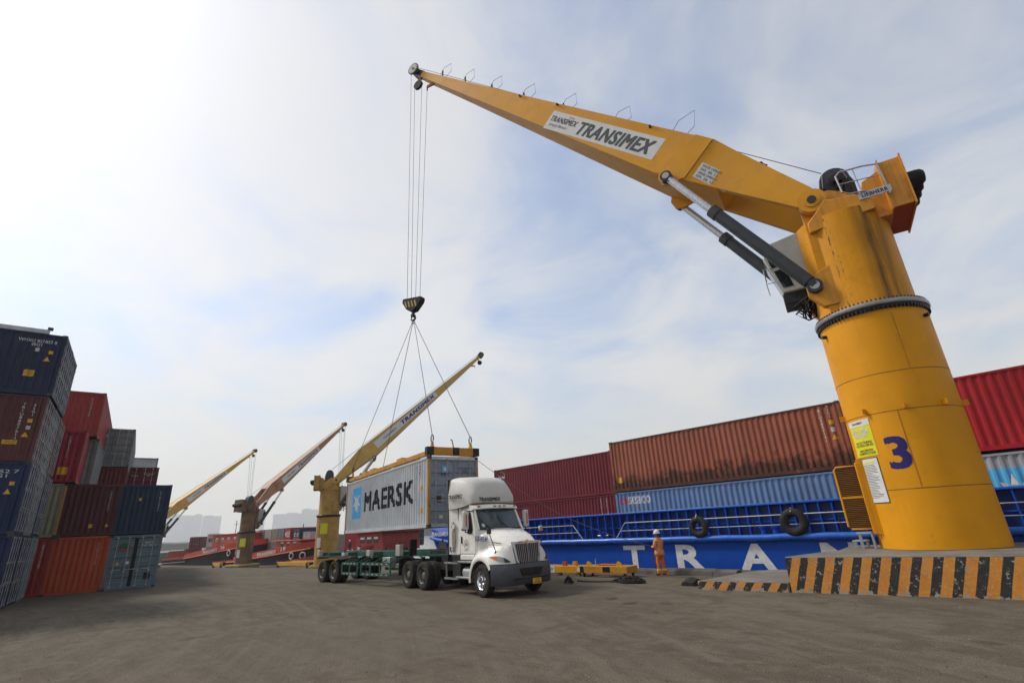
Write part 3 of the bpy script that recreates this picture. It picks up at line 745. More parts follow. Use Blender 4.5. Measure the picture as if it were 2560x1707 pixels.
yard_end("grey container topmost at the right end of the rear row", 0.75, 67.0, 8.5, C_grey_d, H=2.59, end_m=C_grey)
yard_end("brown container carrying the topmost grey one at the back of the rear row", 0.75, 67.0, 5.65, C_maroon_d, H=2.82)
for i, (p, q, z, m, lab) in enumerate([(0.78, 53.0, 2.8, C_navy2, "slate container under the maroon doors in the rear row"), (-1.72, 52.0, 2.75, C_navy, "navy container under the maroon one in the rear row"),
                                   (-1.22, 47.0, 4.86, C_maroon, "maroon container under the starred grey doors")]):
    yard_end(lab, p, q, z, m, H=2.82)
# ------------------------------------------------------------------ cranes
def crane(name, label, C, base_z, ring_z, r, az, elev, L, hoist_len, m_ped, m_up, m_boom, big=False, m_col=None, group=None, side=1, rope_dir=None, sign_dark=False):
    """pedestal crane; local X points along the boom in plan, +Y to its left, Z=0 at the world's ground level"""
    t = thing(name, label, "crane", (C[0], C[1], 0), az, group)
    nseg = 64 if big else 32
    # pedestal with weld seams
    hts = [base_z, base_z + 0.222 * (ring_z - base_z), base_z + 0.527 * (ring_z - base_z), base_z + 0.687 * (ring_z - base_z), ring_z - 0.28]
    prof = [(r + 0.05, base_z), (r + 0.05, base_z + 0.04), (r, base_z + 0.045)]
    ped = MB().lathe([(0.05, base_z), (r, base_z), (r, ring_z - 0.28), (r * 0.9, ring_z - 0.2)], nseg)
    ped_o = ped.build("pedestal", m_ped, t, smooth=40)
    seams = hts[1:4] if big else hts[1:3]
    for z in seams: MB().lathe([(r + 0.001, z - 0.014), (r + 0.006, z - 0.006), (r + 0.006, z + 0.006), (r + 0.001, z + 0.014)], nseg).build("weld_seam", mat("grimy shadowed seam " + m_ped.name, (0.26, 0.105, 0.006), 0.6, vary=0.4, scale=4), ped_o, smooth=60)  # seam colour holds both grime and a painted shadow line
    # slewing ring
    z = ring_z
    MB().lathe([(r * 0.9, z - 0.30), (r + 0.01, z - 0.30), (r + 0.06, z - 0.22), (r + 0.06, z - 0.16), (r * 0.9, z - 0.15)], nseg).build("slewing_gear", M_grease, t, smooth=35)
    MB().lathe([(r * 0.9, z - 0.16), (r + 0.10, z - 0.16), (r + 0.12, z - 0.12), (r + 0.12, z - 0.04), (r + 0.09, z), (r * 0.9, z)], nseg).build("slewing_ring", M_steel if big else M_grease, t, smooth=35)
    bl = MB()
    nb = 84 if big else 24
    for i in range(nb):
        q = 2 * pi * i / nb; c_, s_ = cos(q), sin(q)
        bl.cyl((c_ * (r + 0.045), s_ * (r + 0.045), z), (c_ * (r + 0.045), s_ * (r + 0.045), z + 0.07), 0.028, n=5)
        if big: bl.box((c_ * (r + 0.055), s_ * (r + 0.055), z - 0.27), (0.05, 0.05, 0.10), q)
    _set(bl.build("ring_bolts", M_grease, t), kind="stuff")
    # upper column: rounded back, flat front bay
    zt = ring_z + 3.65
    ru = r * 0.895
    def plan(k):
        pts = []
        for i in range(25):
            q = radians(52 + (308 - 52) * i / 24); pts.append((ru * cos(q) * 1.0, ru * sin(q)))
        pts += [(ru * 0.80, -ru * 0.80), (ru * 1.02, -ru * 0.46), (ru * 1.02, ru * 0.46), (ru * 0.80, ru * 0.80)]
        return [(x * k, y * k) for x, y in pts]
    secs = [[(x, y, zz) for x, y in plan(k)] for zz, k in ((ring_z + 0.01, 1.02), (ring_z + 0.25, 1.0), (zt, 1.0))]
    MB().loft(secs).build("upper_column", m_col or m_up, t, smooth=30, bevel=0.0)
    # head: two cheek plates carrying the boom foot pins, top deck between
    fr, fz = 0.71, ring_z + 4.45
    wf = 1.02
    for s in (-1, 1):
        cheek = [(-0.95, zt - 0.22), (1.0, zt - 0.5), (1.12, zt - 0.28), (1.14, fz + 0.1), (fr + 0.2, fz + 0.40), (fr - 0.2, fz + 0.42), (0.1, fz + 0.38), (-0.35, fz + 0.12), (-0.95, zt + 0.42)]
        y0 = s * 0.98; y1 = s * 1.22 if s > 0 else s * 1.22
        MB().prism(cheek, min(s * 0.60, s * 0.86), max(s * 0.60, s * 0.86), 'y').build("cheek_plate", m_up, t, bevel=0.02)
        MB().prism([(-1.0, zt - 0.26), (1.05, zt - 0.5), (1.05, zt - 0.12), (0.35, zt + 0.62), (-0.55, zt + 0.45), (-1.0, zt + 0.1)], min(s * 0.80, s * 1.26), max(s * 0.80, s * 1.26), 'y').build("head_box", m_up, t, bevel=0.03)
    MB().box((0, 0, zt + 0.05), (2.1, 1.6, 0.12)).build("head_deck", m_up, t)
    # foot of the cylinders
    cb = (1.36, ring_z + 1.12)
    for s in (-1, 1):
        MB().prism([(0.6, ring_z + 0.35), (1.25, ring_z + 0.35), (1.62, ring_z + 0.85), (1.62, ring_z + 1.35), (1.25, ring_z + 1.6), (0.6, ring_z + 1.9)], s * 1.0 - 0.16, s * 1.0 + 0.16, 'y').build("cylinder_bracket", m_up, t, bevel=0.02)
    # boom
    cE, sE = cos(elev), sin(elev)
    kL = L / 29.15
    def bp(s_, t_, y): return Vector((fr + s_ * cE - t_ * sE, y, fz + s_ * sE + t_ * cE))
    st = [(3.5, 0.93, -0.72, 0.98), (5.0, 1.02, -0.86, 1.20), (6.3, 1.00, -1.02, 1.12), (14.0, 0.74, -0.72, 0.78), (22.0, 0.46, -0.42, 0.46), (27.0, 0.30, -0.25, 0.27), (28.2, 0.28, -0.20, 0.22)]
    st = [(a * kL, b_, c_, d_) for a, b_, c_, d_ in st]
    def hw(s_):
        for (a, b_, _, _), (c_, d_, _, _) in zip(st, st[1:]):
            if s_ <= c_: return b_ + (d_ - b_) * (s_ - a) / (c_ - a)
        return st[-1][1]
    secs = [[bp(a, lo, -w_), bp(a, lo, w_), bp(a, hi, w_), bp(a, hi, -w_)] for a, w_, lo, hi in st]
    boom = MB().loft(secs).build("boom", m_boom, t, bevel=0.015)
    for s in (-1, 1):
        yo, yi = 1.16, 0.80
        sec = []
        for a, lo, hi, wo in ((0.25, -0.42, 0.44, 1.20), (3.6 * kL, -0.70, 1.0, 0.985), (5.0 * kL, -0.83, 1.22, 1.025)):
            sec.append([bp(a, lo, s * (wo - 0.22)), bp(a, lo, s * wo), bp(a, hi, s * wo), bp(a, hi, s * (wo - 0.22))])
        MB().loft(sec).build("boom_leg", m_boom, t, bevel=0.012)
        MB().cyl(bp(0, 0, s * 0.92), bp(0, 0, s * 1.21), 0.47, n=28).build("foot_eye", m_boom, t, smooth=35)
        MB().cyl(bp(0, 0, s * 1.20), bp(0, 0, s * 1.25), 0.28, n=20).build("pin_plate", m_boom, t, smooth=35)
        MB().cyl(bp(0, 0, s * 1.24), bp(0, 0, s * 1.29), 0.15, n=12).build("foot_pin", M_dkgrey, t, smooth=35)
        # stiffener band by the cylinder lug
        pa = [(5.05 * kL, -0.86), (6.5 * kL, -1.0), (5.85 * kL, 1.16), (5.0 * kL, 1.18)]
        q = [bp(a, b_, s * (hw(a) + 0.05)) for a, b_ in pa] + [bp(a, b_, s * (hw(a) - 0.02)) for a, b_ in pa]
        MB().add(q, [(0, 1, 2, 3), (7, 6, 5, 4), (0, 4, 5, 1), (1, 5, 6, 2), (2, 6, 7, 3), (3, 7, 4, 0)]).build("stiffener", m_boom, t, bevel=0.008)
        lug = [(5.1 * kL, -0.78), (6.3 * kL, -0.9), (6.1 * kL, -1.25), (5.72 * kL, -1.42), (5.4 * kL, -1.28)]
        q = [bp(a, b_, s * 0.99) for a, b_ in lug] + [bp(a, b_, s * 1.09) for a, b_ in lug]
        n_ = len(lug)
        MB().add(q, [tuple(range(n_)), tuple(range(2 * n_ - 1, n_ - 1, -1))] + [(i, (i + 1) % n_, (i + 1) % n_ + n_, i + n_) for i in range(n_)]).build("cylinder_lug", m_boom, t)
        # luffing cylinder
        A = Vector((cb[0], s * 1.22, cb[1])); B = bp(5.72 * kL, -1.1, s * 1.22)
        d = (B - A).normalized(); ln = (B - A).length
        hc = thing_child("luffing_cylinder", t)
        MB().cyl(A + d * 0.25, A + d * ln * 0.635, 0.235, n=20).build("barrel", M_dkgrey, hc, smooth=35)
        MB().cyl(A + d * ln * 0.60, A + d * ln * 0.645, 0.265, n=20).build("gland", M_dkgrey, hc, smooth=35)
        MB().cyl(A + d * ln * 0.64, A + d * (ln - 0.22), 0.15, n=16).build("rod", M_rod, hc, smooth=35)
        for E_, nm in ((A, "base_eye"), (B, "rod_eye")):
            MB().cyl(E_ - Vector((0, 0.14, 0)), E_ + Vector((0, 0.14, 0)), 0.25, n=20).build(nm, M_dkgrey, hc, smooth=35)
            MB().cyl(E_ + Vector((0, s * 0.14, 0)), E_ + Vector((0, s * 0.165, 0)), 0.15, n=16).build("pin_cap", M_ltgrey, hc, smooth=35)
        MB().bar(A, A + d * 0.4, 0.24, 0.36, (0, 1, 0)).build("clevis", M_dkgrey, hc, bevel=0.02)
        MB().bar(B, B - d * 0.35, 0.22, 0.26, (0, 1, 0)).build("rod_end", M_dkgrey, hc, bevel=0.02)
    # tip: cross tube with end plates, sheaves
    tip = bp(L, 0.05, 0)
    MB().cyl(tip + Vector((0, -0.36, 0)), tip + Vector((0, 0.36, 0)), 0.30, n=20).build("tip_tube", m_boom, t, smooth=35)
    secs = [[bp(28.1 * kL, -0.17, -0.28), bp(28.1 * kL, -0.17, 0.28), bp(28.1 * kL, 0.27, 0.28), bp(28.1 * kL, 0.27, -0.28)],
            [bp(L, -0.2, -0.26), bp(L, -0.2, 0.26), bp(L, 0.25, 0.26), bp(L, 0.25, -0.26)]]
    MB().loft(secs).build("boom_nose", M_grease if big else m_boom, t, bevel=0.02)
    for y in ((0.40,) if big else (0.36, -0.36)):
        MB().cyl(tip + Vector((0, y, 0)), tip + Vector((0, y + 0.09, 0)), 0.46, n=28).build("tip_sheave", M_dkgrey, t, smooth=35)
        MB().cyl(tip + Vector((0, y + 0.088, 0)), tip + Vector((0, y + 0.10, 0)), 0.37, n=24).build("sheave_plate", M_ltgrey, t, smooth=35)
        MB().cyl(tip + Vector((0, y + 0.098, 0)), tip + Vector((0, y + 0.14, 0)), 0.09, n=12).build("sheave_hub", M_dkgrey, t, smooth=35)
    # guide sheave hanging under the nose
    gs = bp(L - 1.0, -0.75, 0.05)
    MB().cyl(gs + Vector((0, -0.09, 0)), gs + Vector((0, 0.09, 0)), 0.36, n=20).build("hanging_sheave", M_black, t, smooth=35)
    MB().bar(gs, bp(L - 0.8, -0.1, 0.05), 0.10, 0.16).build("sheave_hanger", M_red_ox if big else m_boom, t)
    an = bp(L - 2.0, -0.62, 0.0)
    MB().bar(an, bp(L - 2.6, -0.15, 0), 0.10, 0.2).cyl(an - Vector((0, 0, 0.32)), an, 0.05, n=8).build("rope_anchor", M_red_ox if big else m_boom, t)
    # winch, back box
    wz = zt + 0.85
    MB().prism([(-0.80, wz - 0.5), (0.30, wz - 0.5), (0.30, wz + 0.75)] + [(-0.22 + 0.50 * cos(radians(q)), wz + 0.85 + 0.55 * sin(radians(q))) for q in range(0, 181, 20)] + [(-0.80, wz + 0.6)], -0.55, 0.5, 'y').build("winch_housing", M_dkgrey, t, bevel=0.03)
    MB().cyl((-0.3, 0.5, wz + 0.75), (-0.3, 0.62, wz + 0.75), 0.30, n=20).cyl((-0.3, 0.6, wz + 0.75), (-0.3, 0.85, wz + 0.75), 0.16, n=14).box((-0.05, 0.56, wz + 0.5), (0.3, 0.12, 0.5)).box((-0.55, 0.56, wz + 0.3), (0.22, 0.12, 0.6)).tube([(0.1, 0.55, wz + 1.2), (0.2, 0.6, wz + 0.6), (0.0, 0.62, wz + 0.1), (-0.4, 0.6, wz - 0.1)], 0.03).tube([(-0.5, 0.56, wz + 1.2), (-0.6, 0.66, wz + 0.7), (-0.2, 0.66, wz + 0.2)], 0.03).build("winch_motor", M_grease, t, smooth=35)
    bx = MB().prism([(-1.45, zt - 0.5), (-1.02, zt - 0.5), (-0.75, zt + 0.3), (-0.9, zt + 1.05), (-1.45, zt + 1.3)], -0.9, 0.9, 'y').build("back_duct", m_up, t, bevel=0.02)
    rb = Matrix.Rotation(0, 3, 'Z')
    bo = MB().box((-1.78, 0.0, zt + 0.55), (0.68, 2.2, 1.85)).build("cooler_box", m_up, t, bevel=0.015)
    for x in (-1.46, -2.1): MB().box((x, 0, zt + 0.55), (0.05, 2.36, 2.0)).build("cooler_flange", m_up, bo)
    MB().box((-1.78, 0, zt - 0.379), (0.62, 2.1, 0.02)).build("cooler_base", M_red_ox, bo)
    for k in range(4):
        yy = 0.78 - 0.52 * k
        MB().lathe([(0.01, -0.5), (0.2, -0.49), (0.27, -0.40), (0.29, -0.25), (0.29, 0.0)], 20, 'x', (-2.12, yy, zt + 0.62)).build("fan_cowl", M_black, bo, smooth=50)
    # service platform rail and name board
    rl = MB()
    A0 = Vector((-0.25, 1.28, zt + 0.1))
    pts = [(-0.28, 1.30, zt + 0.62), (-0.22, 1.45, zt + 0.35), (-0.18, 1.5, zt + 0.42), (-0.15, 1.5, zt + 1.25), (-0.3, 1.46, zt + 1.38), (-1.35, 1.3, zt + 1.35)]
    rl.tube([(-0.9, 1.30, zt + 0.45), (-0.35, 1.50, zt + 0.42), (-0.2, 1.5, zt + 0.55), (-0.15, 1.5, zt + 1.25), (-0.3, 1.46, zt + 1.4), (-1.0, 1.36, zt + 1.4), (-1.5, 1.25, zt + 1.35)], 0.03, 8)
    rl.tube([(-0.75, 1.36, zt + 0.45), (-0.7, 1.4, zt + 1.4)], 0.018).tube([(-0.18, 1.5, zt + 0.9), (-1.5, 1.25, zt + 0.9)], 0.018)
    rl.bar((-1.5, 1.25, zt + 0.1), (-1.42, 1.25, zt + 1.35), 0.10, 0.04)
    rl.build("platform_rail", M_galv, t, smooth=40)
    MB().box((-1.1, 1.29, zt + 0.30), (0.95, 0.03, 0.26)).build("name_board", M_galv, t)
    text("lettering", "LIEBHERR", 0.74, 0.14, frame((-1.1, 1.310, zt + 0.30), (-1, 0, 0), (0, 0, 1)), M_inkblk, t, heavy=0.006, spacing=1.08)
    # cab hanging on the front, between the cylinders
    cab = thing_child("operator_cab", t)
    zc_ = ring_z + 1.45; s = -1
    y0, y1 = (-0.75, 0.45)
    prof = [(1.35, zc_), (2.35, zc_), (2.75, zc_ + 1.55), (2.5, zc_ + 2.12), (1.35, zc_ + 2.3)]
    MB().prism(prof, y0, y1, 'y').build("cab_shell", M_ltgrey, cab, bevel=0.05, seg=3)
    for yy, sg in ((y1, 1), (y0, -1)):
        w1 = [(1.95, zc_ + 0.2), (2.3, zc_ + 0.2), (2.48, zc_ + 0.95), (2.1, zc_ + 1.0)]
        w2 = [(2.1, zc_ + 1.12), (2.52, zc_ + 1.08), (2.62, zc_ + 1.6), (2.3, zc_ + 1.85)]
        for w_ in (w1, w2): MB().prism(w_, yy, yy + sg * 0.012, 'y').build("side_window", M_glass, cab, bevel=0.005)
    MB().prism([(2.37, zc_ + 0.12), (2.385, zc_ + 0.12), (2.765, zc_ + 1.5), (2.75, zc_ + 1.5)], y0 + 0.1, y1 - 0.1, 'y').build("front_window", M_glass, cab)
    MB().box((1.85, -0.15, zc_ - 0.22), (1.1, 1.0, 0.42)).build("cab_underframe", M_grease, cab, bevel=0.03)
    gr = MB()
    for q in ((2.62, zc_ + 0.5), (2.62, zc_ + 1.1)): gr.tube([(2.5, y1, q[1]), (q[0] + 0.2, y1 + 0.05, q[1]), (q[0] + 0.2, y0, q[1])], 0.015)
    gr.tube([(2.82, y1 + 0.05, zc_ + 0.5), (2.82, y1 + 0.05, zc_ + 1.1)], 0.015).build("grab_rail", M_galv, cab)
    hz = MB()
    rr = random.Random(11)
    for i in range(12 if big else 4):
        x0, yy = rr.uniform(1.4, 2.1), rr.uniform(-0.5, 0.6)
        x1, y1_ = rr.uniform(1.5, 2.2), rr.uniform(-0.4, 0.8)
        zb = zc_ - rr.uniform(0.5, 0.95)
        hz.tube([(x0, yy, zc_ - 0.3), (x0 + 0.1, yy, zb), ((x0 + x1) / 2, (yy + y1_) / 2, zb - 0.15), (x1, y1_, zb + 0.1), (1.3, y1_, zc_ - 0.25)], 0.03, 6)
    hz.build("hydraulic_hoses", M_black, cab, smooth=60)
    # hoist rope along the boom, over guards
    wtop = Vector((0.05, 0.1, wz + 1.55)); 
    ropes = MB()
    ra = tip + Vector((0, 0.1, 0.46))
    ropes.tube([wtop, ra], 0.016 if big else 0.03, 5)
    ropes.build("luff_line", M_wire, t)
    if big:
        for i, s_ in enumerate((7.2, 10.6, 14.3, 17.6, 20.6, 23.4, 26.0)):
            s_ *= kL
            p = bp(s_, 0, 0); 
            # rope height at this station
            f = (p.x - wtop.x) / (ra.x - wtop.x)
            rz = wtop.z + (ra.z - wtop.z) * f
            top_t = None
            for (a, _, lo, hi), (c_, _, lo2, hi2) in zip(st, st[1:]):
                if s_ <= c_: top_t = hi + (hi2 - hi) * (s_ - a) / (c_ - a); break
            w_ = hw(s_)
            base = bp(s_, top_t, 0.0)
            g_ = thing_child("rope_guide", t)
            b1 = bp(s_ - 0.25, top_t, 0.1); b2 = bp(s_ + 0.35, top_t, 0.1)
            sz = 1.25 if i == 0 else 0.85
            k1 = bp(s_ + 0.45, top_t + sz * 0.75, 0.1); k2 = bp(s_ + 0.05, top_t + sz * 1.3, 0.1); k3 = bp(s_ - 0.45, top_t + sz * 0.72, 0.1)
            MB().tube([b1, k3, k2, k1, b2], 0.013, 5).build("guard_loop", M_wire, g_)
            q = Vector((base.x, 0.1, 0)); 
            MB().bar(bp(s_, top_t, 0.1), bp(s_ + 0.42, top_t + 0.34 + 0.02 * i, 0.1), 0.07, 0.07).build("guide_arm", M_black, g_)
        hp = [bp(2.6, 0.82, 0.1), bp(2.75, 1.28, 0.1), bp(3.0, 1.32, 0.1), bp(3.35, 0.95, 0.1)]
        MB().tube(hp, 0.05, 8).build("top_bracket", M_grease, t)
        for s_, t_ in ((8.2, 0.92), (14.4, 0.66), (17.5, 0.52)):
            MB().cyl(bp(s_, t_, hw(s_)), bp(s_, t_, hw(s_) + 0.12), 0.06, n=8).build("lifting_stud", M_grease, t)
    # writing on the boom
    sg = side
    def bf(s_, t_, e=0.006): return bp(s_, t_, sg * (hw(s_) + e))
    cx, ct0, ct1 = 10.7 * kL, (-0.51, 0.60), (-0.74, 0.34)
    dirn = -1 if sg > 0 else 1
    cuts = [i * 0.5 for i in range(-8, 9)]
    # board edges (at s=7.05 and 14.4 on the big crane)
    sA, sB = 7.05 * kL, 14.35 * kL
    if not big: sA, sB = 7.0 * kL, 19.0 * kL
    def mid(s_): f = (s_ - sA) / (sB - sA); return (0.04 + f * -0.26, 1.10 + f * (-0.02)) if big else (0.07 - 0.02 * f, 1.05 - 0.30 * f)
    def sf(u, v, e=0.006):   # u: metres along reading direction from the middle, v: -0.5..0.5 of board height
        s_ = (sA + sB) / 2 + dirn * u; c_, hh = mid(s_); return bf(s_, c_ + v * hh, e)
    half = (sB - sA) / 2
    flat("name_panel", [(-half, -0.5), (half, -0.5), (half, 0.5), (-half, 0.5)], lambda u, v: sf(u, v, 0.006), M_white, t, cuts)
    e2 = lambda u, v: sf(u, v, 0.012)
    if big:
        text("lettering", "TRANSIMEX", 4.65, 0.64, e2, M_ink, t, shear=0.22, heavy=0.040, cuts=cuts, at=(0.98, -0.02), spacing=1.10)
        text("lettering", "TRANSIMEX", 1.92, 0.28, e2, M_ink, t, shear=0.22, heavy=0.014, cuts=cuts, at=(-2.55, 0.10), spacing=1.06)
        text("lettering", "Simply Better", 1.35, 0.19, e2, M_ink, t, shear=0.25, cuts=cuts, at=(-2.75, -0.24))
        for k in range(3): flat("logo_mark", rect(0.06, 0.09, (-2.3 + 0.14 * k, 0.34)), e2, M_inkred, t)
        def swl(u, v): return bf(3.98 - u, -0.30 + v - 0.06 * u, 0.045)
        flat("load_plate", [(-0.80, -0.36), (0.80, -0.36), (0.80, 0.36), (-0.80, 0.36)], lambda u, v: bf(3.98 - u, -0.30 + v - 0.06 * u, 0.04), M_white, t, [-0.4, 0, 0.4])
        for i, ln_ in enumerate(("HOOK OPERATION", "SWL  40t  3.5 - 29.5m", "GRAB OPERATION", "SWL  20t  3.5 - 29.5m")):
            text("lettering", ln_, 1.35 if i % 2 else 1.15, 0.11, swl, M_inkblk, t, cuts=[-0.4, 0, 0.4], at=(-0.02 if i % 2 else -0.12, 0.25 - 0.165 * i), bold=0.004)
    else:
        text("lettering", "TRANSIMEX", half * 1.1, 0.62, e2, M_inkblue if sign_dark else M_ink, t, shear=0.22, heavy=0.05, cuts=cuts, at=(half * 0.38, 0), spacing=1.1)
        text("lettering", "TRANSIMEX", half * 0.42, 0.28, e2, M_ink, t, shear=0.28, bold=0.015, cuts=cuts, at=(-half * 0.55, 0))
        # maker's plates on the pedestal
        def cyf(q0, z0): return lambda u, v: Vector(((r + 0.012) * cos(q0 + u / r), (r + 0.012) * sin(q0 + u / r), z0 + v))
        camq = atan2(-C[1], -C[0]) - az
        flat("warning_sign", rect(0.95, 1.3), cyf(camq - 0.35, ring_z - 1.7), M_yelsign, t, [-0.3, 0, 0.3])
        flat("rules_board", rect(0.6, 1.2), cyf(camq - 0.75, ring_z - 3.4), M_white, t, [-0.2, 0, 0.2])
        MB().prism([(-1.8, base_z - 0.5), (1.8, base_z - 0.5), (1.8, base_z + 0.35), (-1.8, base_z + 0.35)], -1.8, 1.8, 'y').build("base_block", M_conc, t, bevel=0.04)
        for yv in (-1, 1): MB().box((0, yv * 1.82, base_z + 0.22), (3.6, 0.05, 0.2)).build("base_edge", M_ylabel, t)
        for xv in (-1, 1): MB().box((xv * 1.82, 0, base_z + 0.22), (0.05, 3.7, 0.2)).build("base_edge", M_ylabel, t)
    # hoist falls
    if hoist_len:
        bx_ = [0.52, 0.18, -0.16, -0.50]
        tops = [tip + Vector((0.44, 0.18, 0.0)), gs + Vector((0.34, 0.0, 0)), gs + Vector((-0.34, 0, 0)), an + Vector((0, 0, -0.3))]
        hook = Vector((tip.x - 0.05, 0, tip.z - hoist_len))
        for i in range(4):
            bot = hook + Vector((bx_[i], 0, 0.30 + 0.16 * bx_[i]))
            MB().tube([tops[i], bot], 0.014 if big else 0.028, 5).build("hoist_rope", M_wire, t)
    return t, tip
def thing_child(name, parent):
    o = bpy.data.objects.new(name, None); COL.objects.link(o); o.parent = parent; o.empty_display_size = 0.1; return o

CR_C = (-2.886, 20.337); CR_AZ = atan2(-0.2530, -0.9675); PED_R = 1.56; PB = 0.93
_cq = atan2(-CR_C[1], -CR_C[0]) - CR_AZ; _rx, _ry = -sin(_cq), cos(_cq)
M_col = mat("grimy column paint", (0.62, 0.26, 0.007), 0.5, spec=0.16, vary=0.12, dirt=0.25, dirtcol=(0.14, 0.055, 0.012), streak=0.2, rust=0.24, rustcol=(0.04, 0.02, 0.01), scale=0.8, fade=0.06,
            bands=((_rx, _ry, 0.72, 0.42, 0.9, (3, 3, 0.25), 0.30, 0.62, (0.045, 0.028, 0.012)), (_rx, _ry, 1.05, 0.22, 0.7, (5, 5, 0.3), 0.35, 0.6, (0.10, 0.05, 0.015)), (_rx, _ry, -0.42, 0.05, 1.0, (20, 20, 6), 0.52, 0.58, (0.015, 0.010, 0.006)), (_rx, _ry, -0.30, 0.04, 1.0, (20, 20, 7), 0.55, 0.60, (0.015, 0.010, 0.006))))
big, TIP = crane("harbour_crane", "tall yellow pedestal crane number 3 with its boom over the truck", CR_C, PB, 8.35, PED_R, CR_AZ, radians(44.9), 29.2, 18.5, M_yel, M_yel_top, M_yel_boom, big=True, m_col=M_col, side=1)
CAMQ = atan2(-CR_C[1], -CR_C[0]) - CR_AZ
def pedf(q_img, z, e=0.008):
    """q_img: degrees round the pedestal from the camera-facing line, positive to the viewer's right"""
    def f(u, v):
        q = CAMQ + radians(q_img) + u / PED_R
        return Vector(((PED_R + e) * cos(q), (PED_R + e) * sin(q), z + v))
    return f
pc = [i * 0.12 for i in range(-12, 13)]
text("number", "3", 0.50, 0.90, pedf(-13.2, 3.62), M_inkblue, big, heavy=0.045, cuts=pc)
flat("warning_sign", rect(0.92, 1.13), pedf(-49.5, 4.19, 0.010), M_yelsign, big, pc)
flat("sign_header", rect(0.92, 0.19, (0, 0.47)), pedf(-49.5, 4.19, 0.014), M_white, big, pc)
text("lettering", "TRANSIMEX", 0.46, 0.06, pedf(-49.5, 4.66, 0.018), M_inkblk, big, shear=0.2, bold=0.02, cuts=pc)
text("lettering", "NGUY HIỂM\nDANGER", 0.70, 0.32, pedf(-49.5, 4.36, 0.018), M_white, big, bold=0.02, cuts=pc)
text("lettering", "KHU VỰC CẨU ĐANG\nHOẠT ĐỘNG CẤM VÀO", 0.72, 0.22, pedf(-48.0, 4.02, 0.018), M_inkblk, big, bold=0.01, cuts=pc)
text("lettering", "DURING OPERATIONS\nNO PERMITTED TO CRANE", 0.66, 0.16, pedf(-47.0, 3.76, 0.018), M_inkblk, big, bold=0.015, cuts=pc)
flat("rules_frame", rect(0.70, 1.35), pedf(-48.3, 2.90, 0.010), M_dkgrey, big, pc)
flat("rules_board", rect(0.66, 1.30), pedf(-48.3, 2.90, 0.015), M_white, big, pc)
rr = random.Random(5)
for i in range(22):
    wd = rr.uniform(0.3, 0.52)
    flat("printed_line", rect(wd, 0.014, (-0.26 + wd / 2, 0.46 - 0.046 * i)), pedf(-48.3, 2.90, 0.019), M_ink, big, [-0.1, 0.1])
flat("rules_title", rect(0.42, 0.05, (0, 0.53)), pedf(-48.3, 2.90, 0.019), M_yelsign, big, [0])
# vertical weld, lugs at the seam
def pedpt(q_img, z, rad=None):
    q = CAMQ + radians(q_img); R = rad or PED_R; return Vector((R * cos(q), R * sin(q), z))
for q, z0, z1 in ((-2, 2.6, 4.83), (22, 6.05, 7.9)):
    MB().bar(pedpt(q, z0, PED_R + 0.001), pedpt(q, z1, PED_R + 0.001), 0.016, 0.010).build("weld_seam", MATS["grimy shadowed seam crane yellow paint"], big)
SEAM3 = PB + 0.72 * (8.35 - PB); SEAM2 = PB + 0.52 * (8.35 - PB)
for q in (-75, -33, 5, 43, 80):
    a = pedpt(q, 4.95, PED_R - 0.02); c_ = pedpt(q, 4.95, PED_R + 0.16)
    MB().bar(a, c_, 0.03, 0.17).build("lifting_lug", M_yel, big)
for q in (-60, 62):
    MB().cyl(pedpt(q, 7.75), pedpt(q, 7.75, PED_R + 0.14), 0.06, n=10).build("grease_stud", M_grease, big)
# access door standing open on the left: slatted leaf
dq = -80
hinge = pedpt(dq, 0, PED_R + 0.02); outv = (pedpt(dq - 12, 0, 1).normalized())
camdir = Vector((cos(CAMQ), sin(CAMQ), 0)); leftv = Vector((-sin(CAMQ), cos(CAMQ), 0)) * -1
leafdir = (leftv * 1.0 + camdir * -0.15).normalized()
door = thing_child("access_door", big)
H0, H1, DW = 1.5, 3.42, 0.72
hp = pedpt(-72, 0, PED_R + 0.03)
nrm = Vector((-leafdir.y, leafdir.x, 0))
fr_ = MB()
cor_ = [(0, H0), (DW - 0.08, H0), (DW, H0 + 0.08), (DW, H1 - 0.08), (DW - 0.08, H1), (0, H1)]
fr_.tube([hp + leafdir * a + Vector((0, 0, z)) for a, z in cor_], 0.035, 8, closed=True)
fr_.bar(hp + Vector((0, 0, (H0 + H1) / 2)), hp + leafdir * DW + Vector((0, 0, (H0 + H1) / 2)), 0.04, 0.07)
fr_.build("door_frame", M_yel, door, smooth=40)
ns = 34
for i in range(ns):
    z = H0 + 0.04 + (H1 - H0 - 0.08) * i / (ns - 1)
    MB().bar(hp + leafdir * 0.02 + Vector((0, 0, z)), hp + leafdir * (DW - 0.02) + Vector((0, 0, z)), 0.05, 0.012, Vector((nrm.x * 0.6, nrm.y * 0.6, 0.8))).build("slat", mat("dirty shaded slat paint", (0.17, 0.068, 0.007), 0.7, vary=0.2, dirt=0.4), door)  # yellow slats given a dark brown: shade put into the paint, plus dirt
MB().add([hp + leafdir * 0.03 + nrm * -0.03 + Vector((0, 0, H0 + .03)), hp + leafdir * (DW - 0.03) + nrm * -0.03 + Vector((0, 0, H0 + .03)), hp + leafdir * (DW - 0.03) + nrm * -0.03 + Vector((0, 0, H1 - .03)), hp + leafdir * 0.03 + nrm * -0.03 + Vector((0, 0, H1 - .03))], [(0, 1, 2, 3)]).build("door_skin", M_grease, door)  # black backing sheet deepens the shade painted on the leaf
jb = MB(); jp = pedpt(-66, 0, PED_R)
for q in (-70, -60):
    jb.bar(pedpt(q, 1.35, PED_R + 0.03), pedpt(q, 3.6, PED_R + 0.03), 0.06, 0.12)
jb.build("door_jamb", M_yel, big)
